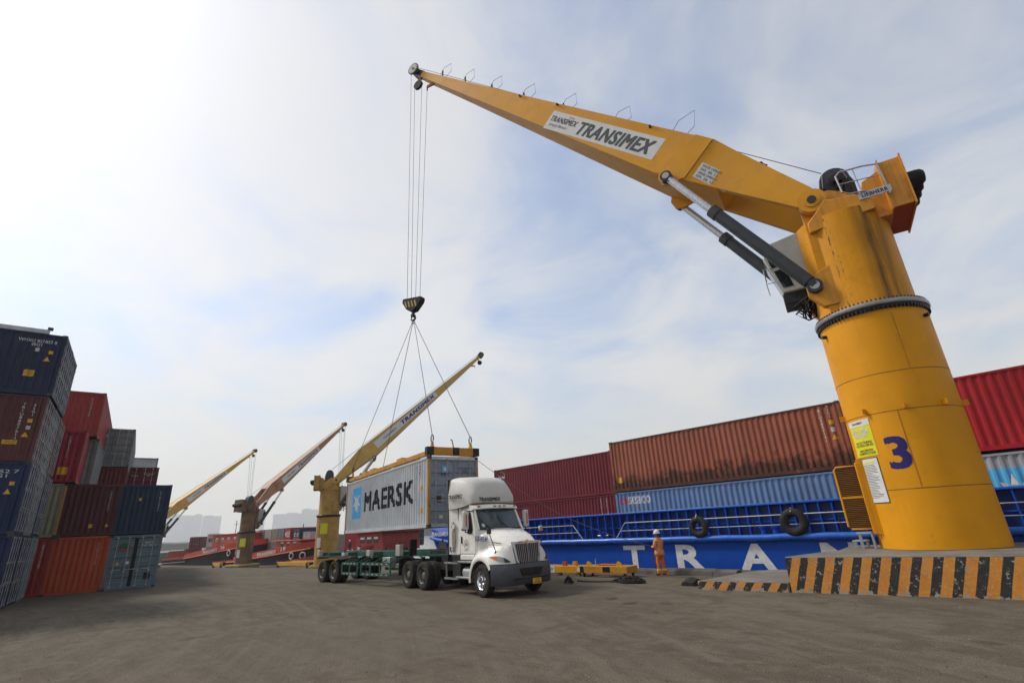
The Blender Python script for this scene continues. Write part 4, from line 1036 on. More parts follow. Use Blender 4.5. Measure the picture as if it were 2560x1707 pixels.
MB().bar(pedpt(-65, 1.35, PED_R + 0.03), pedpt(-65, 3.5, PED_R + 0.03), 0.10, 0.30).build("door_panel", M_yel, big, bevel=0.02)
# steel steps by the base
sp = thing_child("steel_step", big)
for k, (q, w_, hh, off) in enumerate(((-79, 0.34, 0.46, 0.30), (-97, 0.34, 0.20, 0.52))):
    c_ = pedpt(q, PB, PED_R + off)
    for dx_ in (-w_ / 2, w_ / 2):
        for dy_ in (-0.2, 0.2):
            p = c_ + leafdir * dx_ + camdir * dy_
            MB().bar(p, p + Vector((0, 0, hh)), 0.045, 0.045).build("step_leg", M_galv, sp)
    MB().box(c_ + Vector((0, 0, hh)), (w_ + 0.06, 0.46, 0.04), atan2(leafdir.y, leafdir.x)).build("step_tread", M_galv, sp)

# far cranes of the same make
FY = mat("faded crane yellow", (0.42, 0.23, 0.035), 0.5, vary=0.3, dirt=0.6, dirtcol=(0.16, 0.08, 0.02), streak=0.35, rust=0.3, scale=0.7, fade=0.15)
FP = mat("pinkish faded crane paint", (0.40, 0.22, 0.12), 0.55, vary=0.2, dirt=0.4, dirtcol=(0.08, 0.04, 0.02), streak=0.5, rust=0.3, scale=0.7)
FPd = mat("sooty crane paint", (0.16, 0.09, 0.045), 0.6, vary=0.35, dirt=0.6, dirtcol=(0.02, 0.015, 0.01), streak=0.7, scale=0.8)
FY2 = mat("pale crane yellow", (0.55, 0.33, 0.07), 0.5, vary=0.15, dirt=0.3, dirtcol=(0.2, 0.1, 0.03), scale=0.7, fade=0.2)
crane("harbour_crane", "yellow crane right behind the hanging container, boom rising to the right", (-68.9, 31.15), -1.5, 4.95, 1.45, radians(62.3), radians(42.5), 28.5, 0, FY, FY, FY2, side=-1, sign_dark=True)
crane("harbour_crane", "pinkish weathered crane with sooty pedestal between the red vessels", (-97.5, 29.8), -1.6, 3.75, 1.3, radians(106), radians(41.5), 25.2, 13.5, FPd, FPd, FP, side=-1)
crane("harbour_crane", "farthest yellow crane, boom rising behind the stacked containers", (-133.2, 22.3), -1.6, 2.9, 1.35, radians(107), radians(39.5), 26.0, 12.0, FY, FY, FY2, side=-1)
# ------------------------------------------------------------------ crane plinth with hazard stripes
def stripe_mat(name, period, duty, slant, phase=0.0):
    m = bpy.data.materials.new(name); m.use_nodes = True
    t = m.node_tree; b = t.nodes["Principled BSDF"]; L = t.links.new
    def N(ty, **kw):
        n = t.nodes.new(ty)
        for k, v in kw.items(): setattr(n, k, v)
        return n
    co = N("ShaderNodeTexCoord"); sp = N("ShaderNodeSeparateXYZ"); L(co.outputs["Object"], sp.inputs[0])
    def math_(op, a, c, d=None):
        n = N("ShaderNodeMath", operation=op)
        for i, q in enumerate((a, c) if d is None else (a, c, d)):
            if isinstance(q, (int, float)): n.inputs[i].default_value = q
            else: L(q, n.inputs[i])
        return n.outputs[0]
    def noise(sc, det=6, ro=0.65):
        n = N("ShaderNodeTexNoise"); n.inputs["Scale"].default_value = sc; n.inputs["Detail"].default_value = det; n.inputs["Roughness"].default_value = ro
        L(co.outputs["Object"], n.inputs["Vector"]); return n.outputs[0]
    def ramp(src, lo, hi, a=0.0, bb=1.0):
        r = N("ShaderNodeMapRange"); L(src, r.inputs[0]); r.inputs[1].default_value = lo; r.inputs[2].default_value = hi
        r.inputs[3].default_value = a; r.inputs[4].default_value = bb; return r.outputs[0]
    def mix(f, a, c):
        x = N("ShaderNodeMixRGB"); L(f, x.inputs[0])
        for i, q in ((1, a), (2, c)):
            if isinstance(q, tuple): x.inputs[i].default_value = (*q, 1)
            else: L(q, x.inputs[i])
        return x.outputs[0]
    u = math_('MULTIPLY_ADD', sp.outputs[2], slant, sp.outputs[0])
    u = math_('ADD', u, math_('MULTIPLY', math_('SUBTRACT', noise(2.2, 2), 0.5), 0.03))
    f = math_('FRACT', math_('DIVIDE', math_('ADD', u, phase), period), 0)
    blk = ramp(f, duty - 0.012, duty + 0.012, 1, 0)
    org = mix(ramp(noise(2.5), 0.3, 0.7), (0.50, 0.17, 0.018), (0.62, 0.24, 0.03))
    org = mix(ramp(noise(14, 7, 0.7), 0.53, 0.60, 0, 0.85), org, (0.50, 0.34, 0.07))
    bk = mix(ramp(noise(9), 0.3, 0.75), (0.012, 0.012, 0.012), (0.035, 0.033, 0.03))
    cur = mix(blk, org, bk)
    zz = ramp(sp.outputs[2], 0.0, 0.14, 0.10, 0.0)
    ch = math_('ADD', noise(7, 9, 0.72), zz)
    cur = mix(ramp(ch, 0.575, 0.60), cur, (0.30, 0.28, 0.22))
    cur = mix(ramp(noise(3.3, 8, 0.7), 0.55, 0.8, 0, 0.6), cur, (0.06, 0.05, 0.04))
    L(cur, b.inputs["Base Color"]); b.inputs["Roughness"].default_value = 0.75
    bp = N("ShaderNodeBump"); bp.inputs["Strength"].default_value = 0.5; bp.inputs["Distance"].default_value = 0.015
    L(math_('ADD', noise(8, 8, 0.7), math_('MULTIPLY', noise(40, 4), 0.4)), bp.inputs["Height"]); L(bp.outputs[0], b.inputs["Normal"])
    return m
PA = radians(6.0)
pf = thing("crane_plinth", "high concrete crane plinth with black and orange hazard stripes", "plinth", (-6.02, 16.38, 0), PA)
PH = 0.92; PLn = 12.0
MB().prism([(0, 0.003), (PLn, 0.003), (PLn, 5.2), (0.95, 5.2), (0.95, 2.45), (0.71, 2.2)], 0.0, PH, 'z').build("block", M_conc, pf, bevel=0.02)
b = MB(); nx = 60
vs = []
rj = random.Random(9)
for i in range(nx + 1):
    x = PLn * i / nx
    for z in (0.002, 0.3, 0.62, PH - 0.025): vs.append((x, -0.004 - rj.uniform(0, 0.008), z))
b.add(vs, [(4 * i + k, 4 * i + 4 + k, 4 * i + 5 + k, 4 * i + 1 + k) for i in range(nx) for k in range(3)])
b.build("striped_face", stripe_mat("hazard stripes upright", 0.425, 0.47, -0.36, -0.10), pf, smooth=60)
st_ = thing("plinth_step", "low concrete step with slanting black and orange stripes beside the plinth", "step", (-8.66, 16.07, 0), PA)
MB().prism([(0, 0.003), (2.62, 0.003), (2.64, 3.9), (1.27, 3.8), (0.63, 3.08)], 0.0, 0.25, 'z').build("block", M_conc, st_, bevel=0.02)
b = MB(); vs = []
for i in range(21):
    x = 2.58 * i / 20
    for z in (0.002, 0.12, 0.235): vs.append((x, -0.004 - rj.uniform(0, 0.006), z))
b.add(vs, [(3 * i + k, 3 * i + 3 + k, 3 * i + 4 + k, 3 * i + 1 + k) for i in range(20) for k in range(2)])
b.build("striped_face", stripe_mat("hazard stripes slanting", 0.47, 0.48, -0.75, 0.1), st_, smooth=60)
# rubber mat strip draped on the ground by the step
mt = thing("rubber_mat", "curled black rubber mat lying at the corner of the low striped step", "mat", (-9.4, 16.75, 0), radians(84))
sec = []
for i in range(15):
    x = 4.4 * i / 14
    lift = 0.16 * math.exp(-((x - 0.35) / 0.25) ** 2) + 0.10
    sec.append([(x, -0.26, 0.005), (x, -0.2, lift * 0.8), (x, 0.0, lift), (x, 0.2, lift * 0.85), (x, 0.28, 0.005)])
MB().loft(sec).build("mat_sheet", M_black, mt, smooth=50)

# ------------------------------------------------------------------ hanging container, spreader, hook
HC = (-24.04, 14.81); HY = radians(-10.47); HZ = 2.28
C_msk = paintc("pale grey container paint", (0.47, 0.50, 0.52), streak=0.16, rust=0.12, rustcol=(0.25, 0.16, 0.08), dirtcol=(0.22, 0.19, 0.15), fade=0.0)
C_mskd = paintc("grey door paint", (0.22, 0.26, 0.31), streak=0.2, rust=0.15, dirt=0.3)
M_skyblue = mat("sky blue logo", (0.09, 0.42, 0.72), 0.55, vary=0.08, scale=3)
hc = container("pale grey container with big black lettering hanging over the trailer", (HC[0], HC[1], HZ), HY, C_msk, H=2.9, door_m=C_mskd, post_m=C_rustpost)
fn = side_fn(hc, -1)
fn2 = lambda u, v: fn(u, v) + Vector((0, -0.003, 0))
flat("logo_square", rect(1.65, 1.70, (-3.97, 1.60)), fn, M_skyblue, hc, fcuts)
sr = [(p[0] * 1.0, p[1]) for p in star(0.72, 7, 0.40)]
stf = MB()
bmv = bmesh.new(); vsx = [bmv.verts.new((p[0] - 3.97, p[1] + 1.60, 0)) for p in sr]; cc = bmv.verts.new((-3.97, 1.60, 0))
for i in range(14): bmv.faces.new((cc, vsx[i], vsx[(i + 1) % 14]))
_mapped(bmv, fn2, fcuts); me = bpy.data.meshes.new("logo_star"); bmv.to_mesh(me); bmv.free(); link("logo_star", me, M_inkwhite, hc)
text("lettering", "MAERSK", 7.0, 0.98, fn, M_inkblk, hc, heavy=0.06, cuts=fcuts, at=(0.92, 1.56), spacing=1.06)
for i, (u, s_) in enumerate(((4.75, "MRKU 2183346"), (5.15, "45G1"))):
    text("number_lettering", "\n".join(s_.replace(" ", "")), 0.11, 0.135 * len(s_.replace(" ", "")), fn, M_inkblk, hc, at=(u, 2.62 - 0.068 * len(s_.replace(" ", ""))))
flat("warning_triangle", triangle(0.26, (5.37, 1.65)), fn, M_ylabel, hc, fcuts); flat("label_plate", rect(0.18, 0.2, (5.37, 0.70)), fn, M_ylabel, hc, fcuts)
dfn = door_fn(hc)
flat("logo_square", rect(0.28, 0.28, (-0.42, 2.35)), dfn, M_skyblue, hc); flat("logo_star", star(0.12, c=(-0.42, 2.35)), lambda u, v: dfn(u, v) + Vector((0.003, 0, 0)), M_inkwhite, hc)
text("lettering", "MAERSK", 0.4, 0.07, dfn, M_inkblk, hc, at=(-0.42, 2.13), bold=0.02)
text("number_lettering", "MRKU 218 334 6\n45G1", 0.72, 0.24, dfn, M_inkblk, hc, at=(0.55, 2.33))
flat("data_plate", rect(0.22, 0.26, (-0.72, 1.12)), dfn, mat("brown plate", (0.06, 0.035, 0.02), 0.5), hc); flat("paper_label", rect(0.16, 0.14, (-0.62, 0.4)), dfn, M_white, hc)
text("lettering", "MAX GROSS\nTARE", 0.4, 0.14, dfn, M_ink, hc, at=(-0.7, 1.42))
# spreader frame
M_spy = mat("spreader yellow", (0.50, 0.23, 0.02), 0.5, vary=0.25, dirt=0.5, dirtcol=(0.06, 0.035, 0.015), rust=0.5, scale=1.4)
SPZ = HZ + 2.9
spd = thing("lifting_spreader", "yellow and black lifting frame clamped on the hanging container", "spreader", (HC[0], HC[1], SPZ), HY)
for s in (-1, 1):
    MB().box((0, s * 1.12, 0.15), (12.0, 0.16, 0.20)).build("side_beam", M_spy, spd, bevel=0.012)
    eb = MB().box((s * 6.0, 0, 0.22), (0.26, 2.5, 0.34)).build("end_beam", M_spy, spd, bevel=0.015)
    for y in (-1.12, 0.1, 1.12):
        MB().box((s * 6.0, y, 0.22), (0.266, 0.32, 0.346)).build("black_band", M_grease, eb)
    for y in (-0.95, 0.95):
        MB().prism([(s * 5.9 - 0.14, 0.38), (s * 5.9 + 0.14, 0.38), (s * 5.9 + 0.05, 0.62), (s * 5.9 - 0.05, 0.62)], y - 0.04, y + 0.04, 'y').build("lifting_eye", M_spy, spd)
        MB().cyl((s * 6.0, y * 1.12, -0.04), (s * 6.0, y * 1.12, 0.06), 0.05, n=8).build("twist_lock", M_grease, spd)
for x in (-3.4, -2.0, 0.4, 2.2):
    MB().box((x, -0.55 if x != 0.4 else 0, 0.30), (0.7, 1.0, 0.22)).build("fork_pocket", M_spy, spd, bevel=0.01)
MB().tube([(5.9, 0.1, 0.38), (5.85, 0.05, 0.75), (5.8, 0.0, 0.80)], 0.03).build("release_lever", M_spy, spd)
M_T = Matrix.Translation((CR_C[0], CR_C[1], 0)) @ Matrix.Rotation(CR_AZ, 4, 'Z')
tipw = M_T @ TIP
hkx, hky = (M_T @ Vector((TIP.x - 0.05, 0, 0)))[:2]
HKZ = TIP.z - 18.5
hb = thing("hook_block", "black and yellow striped hook block hanging from the tall crane's ropes", "hook block", (hkx, hky, HKZ), CR_AZ)
prof = [(-0.72, 0.26), (0.70, 0.46), (0.74, 0.20), (0.42, -0.30), (0.10, -0.52), (-0.22, -0.50), (-0.66, -0.08), (-0.74, 0.08)]
MB().prism(prof, -0.20, 0.20, 'y').build("block_body", M_black, hb, bevel=0.03)
M_hy = mat("hook stripe yellow", (0.42, 0.30, 0.03), 0.6, vary=0.3, dirt=0.5)
for k in range(4):
    x = -0.42 + 0.25 * k
    MB().prism([(x, -0.28 + 0.03 * k), (x + 0.10, -0.30 + 0.03 * k), (x + 0.22, 0.12 + 0.03 * k), (x + 0.12, 0.14 + 0.03 * k)], 0.201, 0.206, 'y').build("stripe", M_hy, hb)
MB().cyl((0, 0, -0.72), (0, 0, -0.48), 0.09, n=10).cyl((0, -0.12, -0.75), (0, 0.12, -0.75), 0.10, n=10).build("swivel", M_grease, hb, smooth=40)
MB().tube([(0, 0, -0.72), (0.14, 0, -0.82), (0.16, 0, -0.97), (0.02, 0, -1.08), (-0.14, 0, -1.0), (-0.17, 0, -0.88)], 0.06, 8).build("hook", M_grease, hb, smooth=60)
sg = thing("lifting_sling", "four-leg wire sling between the hook block and the lifting frame", "sling", (hkx, hky, HKZ - 1.05), 0)
Rz = Matrix.Rotation(HY, 3, 'Z')
for i, (x, y) in enumerate(((-5.9, -0.95), (-5.9, 0.95), (5.9, -0.95), (5.9, 0.95))):
    e = Vector((HC[0], HC[1], SPZ + 0.62)) + Rz @ Vector((x, y, 0)) - Vector((hkx, hky, HKZ - 1.05))
    tp = Vector((0.08 if x > 0 else -0.08, 0.03 * (i % 2), -0.1))
    MB().tube([tp, e + Vector((0, 0, 0.32))], 0.017, 6).build("sling_leg", M_wire, sg)
    MB().tube([e + Vector((0.09 * cos(q), 0, 0.16 + 0.17 * sin(q))) for q in [2 * pi * k / 12 for k in range(12)]], 0.028, 6, closed=True).build("shackle", M_grease, sg)
MB().tube([(0.12 * cos(q), 0, -0.08 + 0.14 * sin(q)) for q in [2 * pi * k / 14 for k in range(14)]], 0.03, 6, closed=True).build("master_ring", M_grease, sg)

# ------------------------------------------------------------------ wheels
M_grl = mat("dark plated bars", (0.30, 0.30, 0.31), 0.35, metal=0.5, vary=0.1)
M_tyre = mat("dusty tyre rubber", (0.022, 0.02, 0.018), 0.85, vary=0.35, dirt=0.6, dirtcol=(0.09, 0.075, 0.055), scale=4, bump=0.3, bscale=25)
M_rimdull = mat("dull steel rim", (0.20, 0.18, 0.15), 0.55, metal=0.4, vary=0.3, dirt=0.5, scale=4)
def tyre_mesh(R, w, rin):
    p = [(rin, -w * 0.36), (rin + 0.03, -w * 0.44), (R * 0.80, -w * 0.5), (R * 0.93, -w * 0.47), (R * 0.985, -w * 0.40)]
    gro = []
    for g_ in (-0.24, 0.0, 0.24):
        gro += [(R, (g_ - 0.03) * w), (R - 0.018, (g_ - 0.025) * w), (R - 0.018, (g_ + 0.025) * w), (R, (g_ + 0.03) * w)]
    p = p + gro + [(R * 0.985, w * 0.40), (R * 0.93, w * 0.47), (R * 0.80, w * 0.5), (rin + 0.03, w * 0.44), (rin, w * 0.36)]
    return MB().lathe(p, 40, 'y').mesh("tyre")
TY = tyre_mesh(0.515, 0.28, 0.29)
def rim_mesh(front):
    b = MB()
    if front:   # bulging polished front disc
        b.lathe([(0.295, -0.10), (0.29, -0.135), (0.27, -0.12), (0.25, -0.055), (0.215, -0.05), (0.17, -0.075), (0.13, -0.085), (0.12, -0.13), (0.09, -0.15), (0.005, -0.155)], 36, 'y')
    else:       # deep dished drive wheel
        b.lathe([(0.295, -0.10), (0.29, -0.135), (0.275, -0.12), (0.262, 0.0), (0.24, 0.075), (0.16, 0.085), (0.145, 0.03), (0.13, -0.06), (0.10, -0.08), (0.005, -0.082)], 36, 'y')
    return b.mesh("rim")
RIMF, RIMD = rim_mesh(True), rim_mesh(False)
def nuts(front):
    b = MB()
    for i in range(10):
        q = 2 * pi * i / 10
        y = -0.075 if front else 0.08
        rr_ = 0.155 if front else 0.19
        b.cyl((rr_ * cos(q), y, rr_ * sin(q)), (rr_ * cos(q), y - 0.035, rr_ * sin(q)), 0.016, n=6)
    return b.mesh("wheel_nuts")
def holes(front):
    b = MB()
    for i in range(10):
        q = 2 * pi * (i + 0.5) / 10; y = -0.056 if front else 0.076
        b.cyl((0.232 * cos(q), y + 0.004, 0.232 * sin(q)), (0.232 * cos(q), y - 0.006, 0.232 * sin(q)), 0.026, n=8)
    return b.mesh("hand_holes")
NUTF, NUTD, HOLF = nuts(True), nuts(False), holes(True)
for q in (TY, RIMF, RIMD, NUTF, NUTD, HOLF):
    q.materials.append(None); q.polygons.foreach_set("use_smooth", [True] * len(q.polygons)); q.set_sharp_from_angle(angle=radians(38))
def wheel(parent, x, y, z=0.515, front=False, steer=0.0, m_rim=None):
    """outer face towards sign of y"""
    w_ = thing_child("wheel", parent)
    w_.matrix_local = Matrix.Translation((x, y, z)) @ Matrix.Rotation(steer + (0 if y < 0 else pi), 4, 'Z')
    inst("tyre", TY, M_tyre, w_)
    inst("rim", RIMF if front else RIMD, m_rim or M_rimdull, w_)
    inst("wheel_nuts", NUTF if front else NUTD, M_steel, w_)
    if front: inst("hand_holes", HOLF, M_grease, w_)
    return w_

# ------------------------------------------------------------------ road tractor
M_tw = mat("white truck paint", (0.74, 0.72, 0.65), 0.3, vary=0.04, low=(1.75, (0.34, 0.29, 0.22), 0.4, 2.5), dirt=0.12, dirtcol=(0.28, 0.24, 0.18), scale=1.5, coat=0.4)
M_fair = mat("matt grey white fairing", (0.55, 0.535, 0.49), 0.5, vary=0.07, dirt=0.2, dirtcol=(0.2, 0.17, 0.13), scale=1.5)
M_bump = mat("grey bumper plastic", (0.062, 0.066, 0.075), 0.45, vary=0.15, dirt=0.4, dirtcol=(0.09, 0.085, 0.075), scale=3)
M_frame = mat("black chassis paint", (0.02, 0.02, 0.02), 0.6, vary=0.3, dirt=0.5, dirtcol=(0.07, 0.06, 0.05), scale=3)
M_alu = mat("aluminium tread", (0.36, 0.37, 0.37), 0.45, metal=0.6, vary=0.2, dirt=0.3, scale=5)
tr = thing("truck_tractor", "white bonneted truck tractor with roof fairing standing under the hanging container", "truck", (-13.94, 12.92, 0), radians(-6.34))
for s in (-1, 1):
    wheel(tr, 0.0, s * 1.02, front=True, steer=radians(-4), m_rim=M_chrome)
    for x in (-4.12, -5.44):
        wheel(tr, x, s * 1.06); wheel(tr, x, s * 0.74)
MB().box((-2.75, -0.42, 0.82), (6.9, 0.09, 0.27)).box((-2.75, 0.42, 0.82), (6.9, 0.09, 0.27)).box((-6.15, 0, 0.82), (0.12, 0.95, 0.25)).build("chassis_rails", M_frame, tr)
for x in (0, -4.12, -5.44): MB().cyl((x, -0.9, 0.515), (x, 0.9, 0.515), 0.09, n=10).build("axle", M_frame, tr)
MB().cyl((-4.78, 0, 1.06), (-4.78, 0, 1.16), 0.46, n=24).box((-4.78, 0, 1.0), (0.9, 0.9, 0.12)).build("fifth_wheel", M_grease, tr)
# bonnet: centre shell and two flared wings
def hood_sec(x, wt, zt, wsh, zsh, wb, zb):
    half = [(wb, zb), (wsh + 0.03, (zb + zsh) / 2 + 0.1), (wsh, zsh - 0.06), (wsh - 0.07, zsh), (wt, zt - 0.035), (wt * 0.5, zt)]
    return [(x, -y, z) for y, z in half] + [(x, y, z) for y, z in half[::-1]]
secs = [hood_sec(-0.50, 0.60, 2.12, 1.00, 1.98, 1.06, 1.3), hood_sec(-0.18, 0.58, 2.10, 0.97, 1.93, 1.05, 1.3), hood_sec(0.25, 0.55, 2.04, 0.86, 1.82, 0.95, 1.25), hood_sec(0.65, 0.50, 1.90, 0.74, 1.70, 0.82, 1.15), hood_sec(0.90, 0.45, 1.76, 0.65, 1.60, 0.72, 1.0), hood_sec(1.02, 0.42, 1.68, 0.60, 1.56, 0.66, 0.98)]
MB().loft(secs, closed=False, caps=False).add(secs[-1], [tuple(range(12))]).build("bonnet", M_tw, tr, smooth=50)
for s in (-1, 1):
    # wing round the wheel
    secs = []
    for i in range(23):
        q = radians(188 - 158 * i / 22)
        cq, sq = cos(q), sin(q)
        ex = 1.0 + 0.10 * max(0, sq) 
        fw_ = min(1, max(0, (cq + 0.2) / 1.0))
        row = []
        for rr_, y in ((0.60, 1.20), (0.655, 1.225), (0.72, 1.20), (0.82, 1.13), (0.95, 1.02), (1.06, 0.86), (1.10, 0.70)):
            z = 0.515 + rr_ * sq * (1.0 if sq > 0 else 1.0)
            row.append((rr_ * cq * (0.98 if cq < 0 else 1.0), s * y, min(z, 1.62 - (0.0 if cq > 0 else 0.0))))
        secs.append(row)
    MB().loft(secs, closed=False, caps=False).build("wing", M_tw, tr, smooth=60)
    # nose panel with the lamp
    secs = []
    for z, xf, yf, xm, ym, xb, yb in ((0.98, 1.10, 0.50, 1.02, 0.88, 0.62, 1.19), (1.12, 1.09, 0.53, 0.99, 0.90, 0.56, 1.18), (1.28, 1.07, 0.56, 0.92, 0.90, 0.45, 1.12), (1.42, 1.05, 0.58, 0.82, 0.86, 0.30, 1.04), (1.56, 1.02, 0.60, 0.72, 0.76, 0.15, 0.94)):
        row = []
        for k in range(9):
            f = k / 8
            x = (1 - f) ** 2 * xf + 2 * f * (1 - f) * (2 * xm - (xf + xb) / 2) + f * f * xb
            y = (1 - f) ** 2 * yf + 2 * f * (1 - f) * (2 * ym - (yf + yb) / 2) + f * f * yb
            row.append((x, s * y, z))
        secs.append(row)
    MB().loft(secs, closed=False, caps=False).build("nose_panel", M_tw, tr, smooth=60)
    # headlamp lies on the nose
    lam = []
    rowa = secs[1]; rowb = secs[2]
    top, bot = [], []
    for k, (za_, zb_) in zip(range(2, 9), ((1.06, 1.08), (1.05, 1.15), (1.06, 1.205), (1.085, 1.235), (1.12, 1.25), (1.165, 1.25), (1.225, 1.235))):
        def at(z):
            for (g1, z1), (g2, z2) in zip(((secs[0], 0.98), (secs[1], 1.12), (secs[2], 1.28)), ((secs[1], 1.12), (secs[2], 1.28), (secs[3], 1.42))):
                if z1 <= z <= z2:
                    f = (z - z1) / (z2 - z1); a, c_ = Vector(g1[k]), Vector(g2[k]); p = a.lerp(c_, f); return p + Vector((0.012, s * 0.010, 0))
        bot.append(at(za_)); top.append(at(zb_))
    hl = MB().add(bot + top, [(i, i + 1, i + 8, i + 7) for i in range(6)]).build("headlight", M_lens, tr, smooth=60)
    MB().add([p + Vector((0.004, s * 0.004, 0)) for p in (bot[4:] + top[4:])], [(0, 1, 4, 3), (1, 2, 5, 4)]).build("indicator", M_amber, hl)
    MB().add([p + Vector((0.004, s * 0.004, 0)) for p in (bot[0:3] + top[0:3])], [(0, 1, 4, 3), (1, 2, 5, 4)]).build("lamp_bezel", M_dkgrey, hl)
# bumper
secs = []
for z, g_ in ((0.36, -0.06), (0.40, 0.0), (0.62, 0.03), (0.80, 0.03), (0.95, 0.0), (1.0, -0.04)):
    row = []
    for k in range(25):
        f = -1 + k / 12; y = 1.21 * sin(f * pi / 2) ** 1 if False else 1.21 * (abs(f) ** 0.8) * (1 if f > 0 else -1)
        e = abs(f)
        x = 1.22 + g_ - 0.62 * max(0, (e - 0.45) / 0.55) ** 2.2
        row.append((x, y * (1 + g_ * 0.1), z))
    secs.append(row)
bumper = MB().loft(secs, closed=False, caps=False).build("bumper", M_bump, tr, smooth=50)
MB().prism([(-0.50, 0.86), (0.50, 0.86), (0.40, 0.62), (-0.40, 0.62)], 1.235, 1.262, 'x').build("air_intake", M_grease, bumper, bevel=0.02)
MB().box((1.255, 0, 0.555), (0.03, 1.5, 0.025)).build("bumper_crease", M_grease, bumper)
MB().tube([(1.22 - 0.62 * max(0, (abs(f_) - 0.45) / 0.55) ** 2.2 - 0.04, 1.205 * (abs(f_) ** 0.8) * (1 if f_ > 0 else -1), 1.0) for f_ in [-1 + k_ / 12 for k_ in range(25)]], 0.012, 6).build("bumper_seam", M_grease, bumper)
for s in (-1, 1): MB().box((1.21, s * 0.62, 0.76), (0.03, 0.24, 0.12), rz=-s * 0.1).build("fog_lamp_recess", M_grease, bumper, bevel=0.02)
plate = MB().box((1.265, 0.20, 0.44), (0.012, 0.36, 0.17)).build("number_plate", M_ylabel, tr, bevel=0.004)
text("lettering", "51D\n415.64", 0.26, 0.13, frame((1.273, 0.20, 0.44), (0, 1, 0), (0, 0, 1)), M_inkblk, tr, bold=0.02)
# grille
gl = [(-0.60, 1.66), (0.60, 1.66), (0.56, 1.45), (0.50, 1.10), (0.42, 0.94), (0.30, 0.90), (-0.30, 0.90), (-0.42, 0.94), (-0.50, 1.10), (-0.56, 1.45)]
def gx(z): return 1.13 - 0.08 * (z - 0.9) / 0.76
ring_o = [Vector((gx(z) + 0.01, y, z)) for y, z in gl]; ring_i = [Vector((gx(z) + 0.02, y * 0.86, 1.28 + (z - 1.28) * 0.86 - 0.02)) for y, z in gl]
ring_b = [p - Vector((0.08, 0, 0)) for p in ring_o]
n_ = len(gl)
grille = MB().add(ring_o + ring_i + ring_b, [(i, (i + 1) % n_, (i + 1) % n_ + n_, i + n_) for i in range(n_)] + [(i, (i + 1) % n_, (i + 1) % n_ + 2 * n_, i + 2 * n_) for i in range(n_)]).build("grille_surround", mat("bright grille trim", (0.52, 0.53, 0.54), 0.3, metal=0.5, vary=0.05), tr, smooth=25)
MB().add([p - Vector((0.03, 0, 0)) for p in ring_i], [tuple(range(n_))]).build("grille_back", M_grease, grille)
for i in range(13):
    y = -0.48 + 0.08 * i
    zb = 0.94 if abs(y) < 0.3 else (0.94 + (abs(y) - 0.3) * 1.2); ztp = 1.60
    if abs(y) < 0.05: continue
    MB().bar((gx(zb) + 0.005, y * 0.93, zb), (gx(ztp) + 0.005, y * 1.03, ztp), 0.022, 0.03).build("grille_bar", M_grl, grille)
MB().bar((gx(1.6) + 0.02, 0, 1.64), (gx(0.95) + 0.02, 0, 0.93), 0.035, 0.03).build("grille_bar", M_grl, grille)
MB().prism([(0, 1.56), (0.06, 1.68), (0, 1.72), (-0.06, 1.68)], 1.085, 1.11, 'x').build("badge", M_chrome, grille)
flat("grille_strip", rect(0.20, 0.03), frame((1.078, -0.28, 1.63), (0, 1, 0), (0, 0, 1)), M_amber, grille)
# cab
def cabsec(x, wl, wu, zl, zu, ztop):
    half = [(wl, zl), (wl, zu), (wu, ztop - 0.12), (wu - 0.10, ztop - 0.02), (wu * 0.5, ztop)]
    return [(x, -y, z) for y, z in half] + [(x, y, z) for y, z in half[::-1]]
secs = [cabsec(-1.62, 1.06, 0.98, 1.28, 2.05, 2.93), cabsec(-0.95, 1.06, 0.97, 1.28, 2.05, 2.92), cabsec(-0.74, 1.06, 0.96, 1.28, 2.05, 2.86)]
low_ = [(-0.38, -1.06, 1.28), (-0.38, -1.06, 2.05), (-0.395, -1.05, 2.08), (-0.40, -0.96, 2.09), (-0.40, -0.5, 2.10)]
low_ = low_ + [(x, -y, z) for x, y, z in low_[::-1]]
MB().loft(secs + [low_]).build("cab_shell", M_tw, tr, smooth=30)
# visor with marker lamps
vis = []
for k in range(13):
    f = -1 + k / 6; y = 1.0 * f; x = -0.50 - 0.16 * f * f
    vis.append([(x - 0.25, y, 2.88 - 0.03 * f * f), (x, y, 2.80 - 0.03 * f * f), (x + 0.02, y, 2.83 - 0.03 * f * f), (x - 0.05, y, 2.92 - 0.03 * f * f), (x - 0.25, y, 2.97 - 0.03 * f * f)])
visor = MB().loft(vis).build("sun_visor", M_tw, tr, smooth=40)
for y in (-0.78, -0.14, 0.08, 0.30, 0.85):
    MB().box((-0.505 - 0.16 * y * y, y, 2.885), (0.05, 0.13, 0.035)).build("marker_lamp", M_amber, visor, bevel=0.01)
# windscreen
ws = [(-0.405, -0.93, 2.10), (-0.405, 0.93, 2.10), (-0.715, 0.86, 2.80), (-0.715, -0.86, 2.80)]
wsn = Vector((0.9, 0, 0.4)).normalized() * 0.012
midb = Vector((-0.36, 0, 2.10)); midt = Vector((-0.68, 0, 2.80))
M_scr = mat("windscreen glass", (0.05, 0.07, 0.075), 0.03, vary=0.3, spec=0.8, scale=1.2)
MB().add([Vector(ws[0]) + wsn, midb + wsn, Vector(ws[1]) + wsn, Vector(ws[2]) + wsn, midt + wsn, Vector(ws[3]) + wsn], [(0, 1, 4, 5), (1, 2, 3, 4)]).build("windscreen", M_scr, tr, smooth=60)
MB().bar(Vector((-0.38, -0.95, 2.09)), Vector((-0.72, -0.90, 2.82)), 0.07, 0.05).bar(Vector((-0.38, 0.95, 2.09)), Vector((-0.72, 0.90, 2.82)), 0.07, 0.05).build("screen_pillars", M_tw, tr, bevel=0.01)
